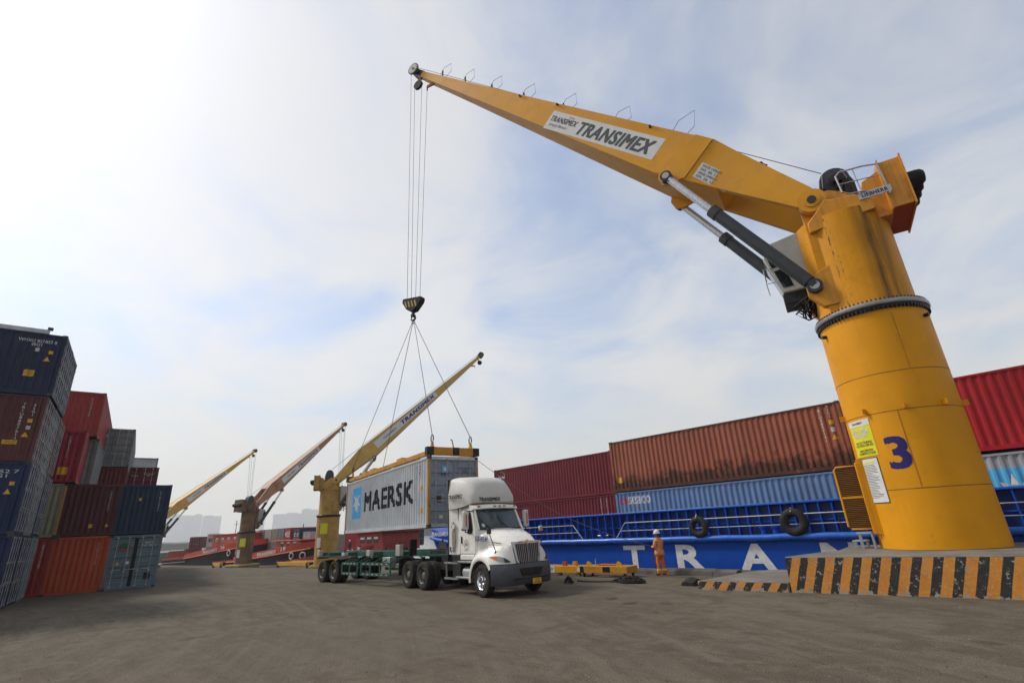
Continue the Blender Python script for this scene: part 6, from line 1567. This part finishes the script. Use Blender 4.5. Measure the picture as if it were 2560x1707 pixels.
# ------------------------------------------------------------------ people
def person(label, loc, yaw, scale=1.0, rope=False, simple=False, suit=(0.62, 0.25, 0.10), trou=(0.58, 0.14, 0.02)):
    """faces local +X"""
    t = thing("person", label, "person", loc, yaw)
    J = {}
    def V(n, p, r): J[n] = (Vector(p), r)
    V('pel', (0, 0, 0.92), (0.15, 0.17)); V('wai', (0.0, 0, 1.05), (0.14, 0.165)); V('che', (-0.01, 0, 1.25), (0.155, 0.19)); V('sho', (-0.02, 0, 1.38), (0.12, 0.17)); V('nek', (0.0, 0, 1.46), (0.062, 0.062))
    V('jaw', (0.025, 0, 1.53), (0.085, 0.075)); V('hea', (0.015, 0, 1.62), (0.105, 0.088)); V('top', (0.0, 0, 1.69), (0.075, 0.07))
    E = [('pel', 'wai'), ('wai', 'che'), ('che', 'sho'), ('sho', 'nek'), ('nek', 'jaw'), ('jaw', 'hea'), ('hea', 'top')]
    for s, nm in ((1, 'l'), (-1, 'r')):
        V(nm + 'sh', (-0.02, s * 0.19, 1.36), (0.085, 0.085))
        if rope: el, wr, hd = (0.02, s * 0.26, 1.10), (0.24, s * 0.12, 1.12), (0.31, s * 0.07, 1.12)
        else: el, wr, hd = (-0.04, s * 0.27, 1.09), (0.02, s * 0.28, 0.86), (0.04, s * 0.28, 0.79)
        V(nm + 'el', el, (0.064, 0.064)); V(nm + 'wr', wr, (0.046, 0.046)); V(nm + 'hd', hd, (0.042, 0.03))
        fx = 0.05 * s if rope else 0
        V(nm + 'hip', (0, s * 0.10, 0.86), (0.115, 0.105)); V(nm + 'kn', (0.025 + fx * 0.4, s * 0.115, 0.49), (0.083, 0.08)); V(nm + 'ca', (-0.005 + fx * 0.7, s * 0.12, 0.34), (0.078, 0.075)); V(nm + 'an', (-0.02 + fx, s * 0.12, 0.10), (0.062, 0.06)); V(nm + 'to', (0.14 + fx, s * 0.14, 0.045), (0.05, 0.045))
        V(nm + 'hl', (-0.04 + fx, s * 0.12, 0.045), (0.045, 0.042))
        E += [('sho', nm + 'sh'), (nm + 'sh', nm + 'el'), (nm + 'el', nm + 'wr'), (nm + 'wr', nm + 'hd'), ('pel', nm + 'hip'), (nm + 'hip', nm + 'kn'), (nm + 'kn', nm + 'ca'), (nm + 'ca', nm + 'an'), (nm + 'an', nm + 'to'), (nm + 'an', nm + 'hl')]
    names = list(J); idx = {n: i for i, n in enumerate(names)}
    me = bpy.data.meshes.new("body"); me.from_pydata([J[n][0] for n in names], [(idx[a], idx[b_]) for a, b_ in E], [])
    ob = bpy.data.objects.new("body", me); COL.objects.link(ob)
    sk = ob.modifiers.new("skin", 'SKIN'); sb = ob.modifiers.new("sub", 'SUBSURF'); sb.levels = sb.render_levels = 2
    for i, n in enumerate(names):
        v = me.skin_vertices[0].data[i]; v.radius = J[n][1]; v.use_root = (n == 'pel')
    dg = bpy.context.evaluated_depsgraph_get(); dg.update()
    m2 = bpy.data.meshes.new_from_object(ob.evaluated_get(dg)); bpy.data.objects.remove(ob)
    mats = [mat("suit jacket %s" % str(suit), suit, 0.8, vary=0.2, dirt=0.25, scale=6), mat("suit trousers %s" % str(trou), trou, 0.8, vary=0.3, dirt=0.3, scale=6), mat("brown skin", (0.16, 0.07, 0.04), 0.6, vary=0.1), M_black, mat("reflective band", (0.55, 0.6, 0.12), 0.5, vary=0.1), mat("black glove", (0.015, 0.015, 0.015), 0.8)]
    m2.materials.clear()
    for m_ in mats: m2.materials.append(m_)
    wrs = [J['lhd'][0], J['rhd'][0]]; wr2 = [J['lwr'][0], J['rwr'][0]]
    for p in m2.polygons:
        c_ = p.center; p.use_smooth = True
        if min((c_ - w_).length for w_ in wrs) < 0.075: k_ = 5
        elif c_.z > 1.455: k_ = 2
        elif c_.z < 0.105: k_ = 3
        elif 0.22 < c_.z < 0.275: k_ = 4
        elif c_.z < 0.80 and abs(c_.y) < 0.24: k_ = 1
        else: k_ = 0
        if k_ == 1 and min((c_ - w_).length for w_ in wr2) < 0.12: k_ = 0
        p.material_index = k_
    link("body", m2, None, t)
    # jacket hem flare
    hem = []
    for z, k in ((1.00, 1.0), (0.90, 1.10), (0.80, 1.14), (0.79, 1.08)):
        hem.append([(0.172 * k * cos(q), 0.20 * k * sin(q), z) for q in [2 * pi * i / 20 for i in range(20)]])
    MB().loft(hem, True, False).build("jacket_hem", mats[0], t, smooth=60)
    for s in (-1, 1):
        MB().lathe([(0.088, 0.085), (0.092, 0.20), (0.095, 0.30)], 14, 'z', ((-0.015 + (0.05 * s if rope else 0)) , s * 0.12, 0)).build("trouser_leg", mats[1], t, smooth=60)
        MB().lathe([(0.097, 0.20), (0.099, 0.215), (0.099, 0.255), (0.097, 0.27)], 14, 'z', ((-0.015 + (0.05 * s if rope else 0)), s * 0.12, 0)).build("reflective_band", mats[4], t, smooth=60)
        hd = J[('l' if s > 0 else 'r') + 'hd'][0]
        wr = J[('l' if s > 0 else 'r') + 'wr'][0]; d = (hd - wr).normalized()
        sidev = d.cross(Vector((0, 0, 1))).normalized() if abs(d.z) < 0.9 else Vector((1, 0, 0))
        cur = Vector((0, 0, -1)) if abs(d.z) < 0.9 else Vector((0, -s, 0))
        b = MB()
        for k in range(4):
            o_ = hd + sidev * (0.012 * (k - 1.5)) * 1.6
            l_ = (0.045, 0.055, 0.05, 0.04)[k]
            b.tube([o_, o_ + d * l_, o_ + d * (l_ + 0.02) + cur * 0.035, o_ + d * l_ * 0.6 + cur * 0.055], 0.0105, 6)
        o_ = wr + d * 0.03 + sidev * 0.03 * s
        b.tube([o_, o_ + sidev * 0.02 * s + d * 0.03 + cur * 0.015, o_ + d * 0.055 + cur * 0.04], 0.0115, 6)
        b.build("glove_fingers", mats[5], t, smooth=60)
    # face: nose, ears, eyes, mask
    MB().add([(0.105, 0, 1.62), (0.10, 0.018, 1.565), (0.10, -0.018, 1.565), (0.135, 0, 1.57)], [(0, 1, 3), (0, 3, 2), (1, 2, 3)]).build("nose", mats[2], t, smooth=60)
    for s in (-1, 1):
        MB().box((0.01, s * 0.088, 1.595), (0.045, 0.018, 0.06)).build("ear", mats[2], t, bevel=0.006)
        MB().box((0.104, s * 0.034, 1.612), (0.012, 0.026, 0.012)).build("eye", M_black, t, bevel=0.003)
    MB().box((0.108, 0, 1.535), (0.012, 0.05, 0.010)).build("mouth", mat("lip", (0.10, 0.03, 0.025), 0.6), t, bevel=0.003)
    MB().lathe([(0.095, 1.585), (0.10, 1.62), (0.098, 1.65)], 16, 'z', (-0.015, 0, 0)).build("hair", M_black, t, smooth=60)
    # helmet
    hel = MB().lathe([(0.128, 0), (0.130, 0.03), (0.122, 0.08), (0.095, 0.125), (0.05, 0.15), (0.003, 0.157)], 24, 'z', (0.0, 0, 1.635)).build("helmet", M_white, t, smooth=70)
    brim = [(0.175 * cos(q) * (1.12 if cos(q) > 0 else 0.86) + 0.0, 0.138 * sin(q)) for q in [2 * pi * i / 24 for i in range(24)]]
    MB().prism(brim, 1.628, 1.640, 'z').build("helmet_brim", M_white, hel)
    MB().tube([(-0.12, 0, 1.67), (-0.07, 0, 1.765), (0.0, 0, 1.797), (0.07, 0, 1.765), (0.125, 0, 1.67)], 0.010, 6).build("helmet_ridge", M_white, hel)
    t.scale = (scale, scale, scale)
    if rope:
        MB().tube([(0.34, 0.0, 1.10), (0.38, 0.02, 0.75), (0.33, 0.05, 0.38), (0.22, 0.08, 0.22), (0.16, 0.1, 0.45), (0.24, 0.06, 0.9), (0.30, -0.03, 1.12)], 0.012, 6).build("held_line", mat("red brown tag line", (0.10, 0.04, 0.03), 0.8), t, smooth=60)
    return t
person("standing worker in orange overalls and white helmet holding a line before the blue barge", (-11.95, 19.45, 0), radians(172), 0.965, rope=True)

tgl = thing("tag_line", "thin tag line from the hanging container's door end to the worker's hand", "rope", (-12.25, 19.49, 1.08))
pA = Vector((-0.02, 0, 0)); pB = Vector((HC[0], HC[1], HZ + 2.75)) + Rz @ Vector((6.12, 1.2, 0)) - Vector((-12.25, 19.49, 1.08))
MB().tube([pA.lerp(pB, k / 16) - Vector((0, 0, 0.55 * sin(pi * k / 16))) for k in range(17)], 0.011, 5).build("line", mat("pale rope", (0.16, 0.14, 0.12), 0.8), tgl)

# ------------------------------------------------------------------ red vessels at the far berths
M_hb = mat("black hull paint", (0.009, 0.011, 0.014), 0.65, vary=0.3, dirt=0.3, dirtcol=(0.03, 0.026, 0.022), streak=0.2, scale=0.5, spec=0.1)
M_rv = mat("orange red vessel paint", (0.42, 0.045, 0.02), 0.5, vary=0.18, dirt=0.3, dirtcol=(0.12, 0.03, 0.02), streak=0.25, scale=0.6)
M_rvd = mat("dull red vessel paint", (0.26, 0.022, 0.018), 0.55, vary=0.2, dirt=0.35, dirtcol=(0.07, 0.02, 0.015), streak=0.25, scale=0.6)
WZ = -2.7
def vessel(label, w_bow, Lh, num, red=M_rv, house=(2.5, 13.0), house_h=2.6, wins=4, off=3.2, lift=0.0, name_w=7.0, fdeck=1.9):
    """bow towards +X (to the right); w_bow = position of the stem along the far berth"""
    p = fq(w_bow, off)
    t = thing("cargo_vessel", label, "ship", (p[0], p[1], 0), FA, "red vessels at the far berths")
    B = 9.0
    def sec(x, yn, zt_, zb): return [(x, yn, zb), (x, yn, zt_), (x, B - yn, zt_), (x, B - yn, zb)]
    d0 = 0.0 + lift
    # x measured back from the stem (negative)
    MB().loft([sec(-Lh, 0.1, d0 - 1.35, WZ - .5), sec(-27, 0.02, d0 - 1.0, WZ - .5), sec(-14, 0, d0 - 0.1, WZ - .5), sec(-5, 0.3, d0 + 0.6, WZ - .5), sec(-2, 1.6, d0 + 0.95, WZ - .4), sec(-0.4, 3.4, d0 + 1.2, WZ + 0.6), sec(0, 4.3, d0 + 1.3, WZ + 1.2)]).build("hull", M_hb, t, smooth=35)
    MB().loft([sec(-27, -0.02, d0 - 0.1, d0 - 1.0), sec(-14, -0.02, d0 + 1.0, d0 - 0.1), sec(-5, 0.27, d0 + 1.75, d0 + 0.6), sec(-2, 1.55, d0 + 2.05, d0 + 0.95), sec(-0.3, 3.35, d0 + 2.25, d0 + 1.2), sec(0.15, 4.25, d0 + 2.3, d0 + 1.3)]).build("bulwark", red, t, smooth=35)
    MB().tube([(-27, -0.1, d0 - 1.0), (-14, -0.1, d0 - 0.1), (-5, 0.2, d0 + 0.62), (-2, 1.5, d0 + 0.97)], 0.10, 8).build("rubbing_strake", mat("orange strake", (0.6, 0.14, 0.04), 0.4), t, smooth=60)
    MB().bar((-27, 0.05, d0 - 0.75), (-Lh, 0.05, d0 - 1.15), 0.12, 0.5).build("side_rail_plate", M_rvd, t)
    MB().bar((-26, -0.12, d0 - 1.6), (-Lh, -0.12, d0 - 2.0), 0.10, 0.10).build("fender_pipe", M_galv, t)
    x1, x0 = -house[0], -house[1]
    z0 = d0 + 1.0
    hs = MB().prism([(x0, z0), (x1, z0), (x1 - 0.3, z0 + house_h), (x0 + 0.3, z0 + house_h)], 0.9, B - 0.9, 'y').build("wheelhouse", red, t, bevel=0.06)
    MB().box(((x0 + x1) / 2 - 0.3, B / 2, z0 + house_h + 0.12), (x1 - x0 + 1.4, B - 1.2, 0.24)).build("house_roof", red, hs, bevel=0.08)
    for k in range(wins):
        x = x0 + 1.0 + (x1 - x0 - 2.0) * (k + 0.5) / wins
        wn = MB().box((x, 0.895, z0 + house_h * 0.62), (min(1.1, (x1 - x0) / wins * 0.62), 0.04, 0.75)).build("window", M_glass, hs)
        MB().box((x, 0.88, z0 + house_h * 0.62 + 0.3), (min(1.0, (x1 - x0) / wins * 0.55), 0.02, 0.3)).build("window_blind", M_white, wn)
    MB().bar((x0 + 2.5, B / 2, z0 + house_h), (x0 + 2.5, B / 2, z0 + house_h + 3.0), 0.10).bar((x0 + 1.7, B / 2, z0 + house_h + 2.2), (x0 + 3.3, B / 2, z0 + house_h + 2.2), 0.06).build("mast", M_dkgrey, hs)
    # name and anchor ports
    text("lettering", "TRANSIMEX", name_w, 0.62, frame((-14.0, -0.06, d0 + 0.42), (1, 0, 0.083), (0, 0, 1)), M_inkwhite, t, shear=0.2, bold=0.02)
    text("lettering", num, 1.5, 0.75, frame((-8.3, 0.0, d0 + 1.05), (1, 0.04, 0.09), (0, 0, 1)), M_inkwhite, t, bold=0.02)
    for x, y in ((-5.6, 0.18), (-3.2, 0.9)):
        MB().tube([(x + 0.5 * cos(q), y - 0.06 + 0.22 * cos(q) * (1 if x > -4 else 0.3), d0 - 0.1 + 0.5 * sin(q)) for q in [2 * pi * k / 20 for k in range(20)]], 0.11, 6, closed=True).build("hawse_ring", M_mark, t, smooth=60)
    return t, p, d0
GV = "containers on the far vessels"
def vcont(label, w, off, z, m, H=2.59, L=12.192, end=False, txt=None, side_txt=None, yaw=0.0, doors=True):
    p = fq(w, off)
    t = container(label, (p[0], p[1], z), FA + yaw, m, L=L, H=H, group=GV, far=True, doors=doors)
    if side_txt: text("lettering", side_txt[0], side_txt[1], side_txt[2], side_fn(t, -1), side_txt[3], t, bold=0.03, at=(side_txt[4], 1.4), cuts=fcuts)
    return t
K2 = 2.1
vessel("red vessel with white number 21 seen below the hanging container", 0.6, 34, "21", red=M_rvd, house=(1.2, 8.2), house_h=2.6, wins=3, lift=-1.2)
vessel("orange red vessel between the pinkish crane and the yellow crane", 20.5, 36, "19", house=(4.0, 12.5), house_h=1.3, wins=3, lift=-0.45)
vessel("orange red vessel with four lit windows, left of the pinkish crane", 44.5, 40, "16", house=(3.0, 16.0), house_h=2.4, wins=4, lift=0.3)
# deck cargo of the far vessels (w grows to the left)
vcont("pink red container on the vessel below the hanging container", 12.9, 8.0, 0.2, C_crim, H=2.9, L=6.058)
vcont("maroon container right of the pink red one on vessel 21", 8.2, 8.6, 0.2, C_maroon, H=2.9, L=3.0 if False else 6.058, yaw=0)
vcont("navy container beside the wheelhouse of vessel 21", 5.6, 11.6, 0.2, C_navy2, H=2.9, L=6.058)
vcont("grey container left of the pink red one on vessel 21", 18.6, 8.0, -0.4, C_grey_d, H=2.9, L=6.058)
p = fq(9.8, 7.0, 0); hcv = thing("hatch_cover", "dull red hatch cover amidships on vessel 21 under its crew", "hatch cover", (p[0], p[1], -1.6), FA)
MB().box((0, 0, 0.7), (7.0, 5.0, 1.4)).build("cover_plate", M_rvd, hcv, bevel=0.05)
MB().box((0, -2.55, 1.2), (7.0, 0.1, 0.2)).build("cover_edge", M_rv, hcv)
for w_, of_, yw, lab in ((12.0, 5.3, -1.2, "crew member with white helmet left on the red vessel's hatch cover"), (9.9, 5.3, -1.9, "crew member with white helmet in the middle on the red vessel's hatch cover"), (8.4, 5.3, -1.5, "crew member with white helmet nearest the red vessel's wheelhouse")):
    person(lab, fq(w_, of_, -0.195), FA + yw, 1.0, suit=(0.05, 0.05, 0.07), trou=(0.03, 0.03, 0.04))
# middle vessel: a block of ends two high
mx = [(50.2, C_white, "white container at the left end of the middle vessel's cargo"), (47.6, C_grey_d, "grey container second from left on the middle vessel"), (45.0, C_grey, "light grey container third from left on the middle vessel"), (42.4, C_khaki, "khaki container fourth on the middle vessel"), (39.8, C_grey_d, "drab container fifth on the middle vessel"), (37.2, C_red2, "red container with white marks on the middle vessel"), (33.9, C_blue, "blue container with white marks right on the middle vessel"), (30.4, C_grey, "pale grey container at the right of the middle vessel's cargo")]
for i, (w, m, lab) in enumerate(mx):
    z = 1.75 if i < 6 else (1.45 if i == 6 else 0.8)
    t = container(lab, fq(w, 11.4, z), FA - pi / 2, m, L=6.058, H=2.59, group=GV, far=True)
    if i == 5:
        text("lettering", "+ILE", 1.7, 1.1, door_fn(t, 0.06), M_inkwhite, t, bold=0.03, at=(0, 1.4))
    if i == 6: text("lettering", "C  O", 1.5, 0.7, door_fn(t, 0.06), M_inkwhite, t, bold=0.04, at=(0, 1.5))
    if i < 5: container("lower " + lab.replace(" at the left end of", " lowest at the left end of"), fq(w, 11.4, z - 2.61), FA - pi / 2, [C_white, C_grey_d, C_teal, C_grey_d, C_khaki][i], L=6.058, H=2.59, group=GV, far=True)
# left vessel
t = container("grey white container with dark letters on the left vessel", fq(76.5, 11.5, 1.5), FA - radians(35), C_white, L=6.058, H=2.9, group=GV, far=True)
text("lettering", "KCT", 1.6, 0.9, door_fn(t, 0.06), M_inkblk, t, bold=0.03, at=(0, 1.5))
container("pale green container under the grey white one on the left vessel", fq(76.5, 11.5, -1.4), FA - radians(35), paintc("pale green container paint", (0.22, 0.36, 0.25)), L=6.058, H=2.88, group=GV, far=True)
container("dark maroon container highest on the left vessel", fq(86.5, 11.5, 1.3), FA - radians(35), C_maroon, L=6.058, H=2.7, group=GV, far=True)
container("red container under the dark maroon one on the left vessel", fq(87.5, 11.0, -1.6), FA - radians(35), C_red2, L=6.058, H=2.88, group=GV, far=True)
container("orange container low at the stern of the left vessel", fq(94.5, 10.0, -1.7), FA - radians(35), C_orange, L=6.058, H=2.6, group=GV, far=True)
container("grey container lowest at the far left of the left vessel", fq(101.0, 10.0, -2.0), FA - radians(35), C_grey_d, L=6.058, H=2.6, group=GV, far=True)
# yellow lifting frames on the far quay
for (x, y, ln, lab) in ((-79.5, 31.0, 8.5, "long yellow lifting frame on the far quay before the middle vessel"), (-101.5, 27.0, 3.4, "short yellow lifting frame at the pinkish crane's foot")):
    t = thing("far_spreader", lab, "spreader", (x, y, PIER_Z), FA)
    MB().box((0, 0, 0.75), (ln, 0.3, 0.5)).build("beam", M_gs, t, bevel=0.02); MB().box((0, 2.2, 0.75), (ln, 0.3, 0.5)).build("beam", M_gs, t, bevel=0.02)
    for e in (-1, 1): MB().box((e * (ln / 2 - 0.2), 1.1, 0.7), (0.3, 2.6, 0.4)).build("end_beam", M_grease, t); MB().box((e * (ln / 2 - 0.3), 0, 0.25), (0.25, 0.25, 0.5)).build("leg", M_grease, t)

# ------------------------------------------------------------------ distant city and shore
M_bld = mat("distant facade", (0.36, 0.40, 0.44), 0.7, vary=0.1, scale=0.05)
M_bldw = mat("distant window band", (0.16, 0.19, 0.22), 0.4, vary=0.1, scale=0.1)
def tower(label, az_deg, dist, wdt, hgt, nf=3):
    x, y = cam_to_world(dist * sin(radians(az_deg)), dist * cos(radians(az_deg)))
    t = thing("tower_block", label, "building", (x, y, -3), atan2(y, x) + pi / 2, "hazy towers beyond the harbour")
    MB().box((0, 0, hgt / 2), (wdt, wdt * 0.5, hgt)).build("wall", M_bld, t)
    for k in range(nf):
        xx = -wdt / 2 + wdt * (k + 0.5) / nf
        MB().box((xx, -wdt * 0.252, hgt * 0.48), (wdt / nf * 0.45, wdt * 0.02, hgt * 0.9)).build("window_band", M_bldw, t)
    MB().box((wdt * (0.2 if nf % 2 else -0.18), 0, hgt + hgt * 0.02), (wdt * 0.42, wdt * 0.3, hgt * 0.04)).build("roof_plant", M_bld, t)
for i, (az_, wd, hg, lab) in enumerate(((-33.2, 122, 195, "leftmost hazy tower block, beside the stacked containers"), (-31.85, 80, 193, "second hazy tower block from left, over the left red vessel"), (-30.5, 112, 183, "hazy tower block just left of the pinkish crane"),
        (-26.3, 44, 152, "narrow hazy tower just right of the pinkish crane"), (-24.0, 185, 182, "broad hazy tower block over the middle vessel"), (-21.9, 120, 206, "tall hazy tower block left of the yellow crane"), (-20.4, 80, 170, "hazy tower partly behind the yellow crane"))):
    tower(lab, az_, 4200, wd, hg, 3 + i % 3)
# wooded far shore seen under the hanging container
sh = MB(); q = random.Random(21)
prev = []
N_ = 60
for i in range(N_ + 1):
    az_ = radians(-40 + 60 * i / N_); d = 900
    x, y = cam_to_world(d * sin(az_), d * cos(az_)); x2, y2 = cam_to_world((d + 60) * sin(az_), (d + 60) * cos(az_))
    hgt = 5 + 4 * q.random() + (16 * math.exp(-((math.degrees(az_) + 8.8) / 1.3) ** 2))
    prev.append([(x, y, -2.6), (x, y, hgt * 0.7), (x2, y2, hgt), (x2, y2, -2.6)])
sh.loft(prev, closed=False, caps=False)
_set(sh.build("shore_hill", mat("distant green shore", (0.05, 0.075, 0.045), 0.9, vary=0.4, scale=0.08), smooth=60), kind="structure")

# ------------------------------------------------------------------ haze over the harbour
hz = MB().box((-600, 600, 106), (10400, 10400, 224)).build("haze", None)
hm = bpy.data.materials.new("harbour haze"); hm.use_nodes = True
ht = hm.node_tree; ht.nodes.clear()
ho = ht.nodes.new("ShaderNodeOutputMaterial"); hv = ht.nodes.new("ShaderNodeVolumePrincipled")
hv.inputs["Color"].default_value = (0.98, 0.98, 0.98, 1); hv.inputs["Density"].default_value = 0.00024; hv.inputs["Anisotropy"].default_value = 0.3
ht.links.new(hv.outputs[0], ho.inputs["Volume"])
hz.data.materials.append(hm)
hz["kind"] = "stuff"; hz["label"] = "pale haze filling the harbour air"; hz["category"] = "haze"
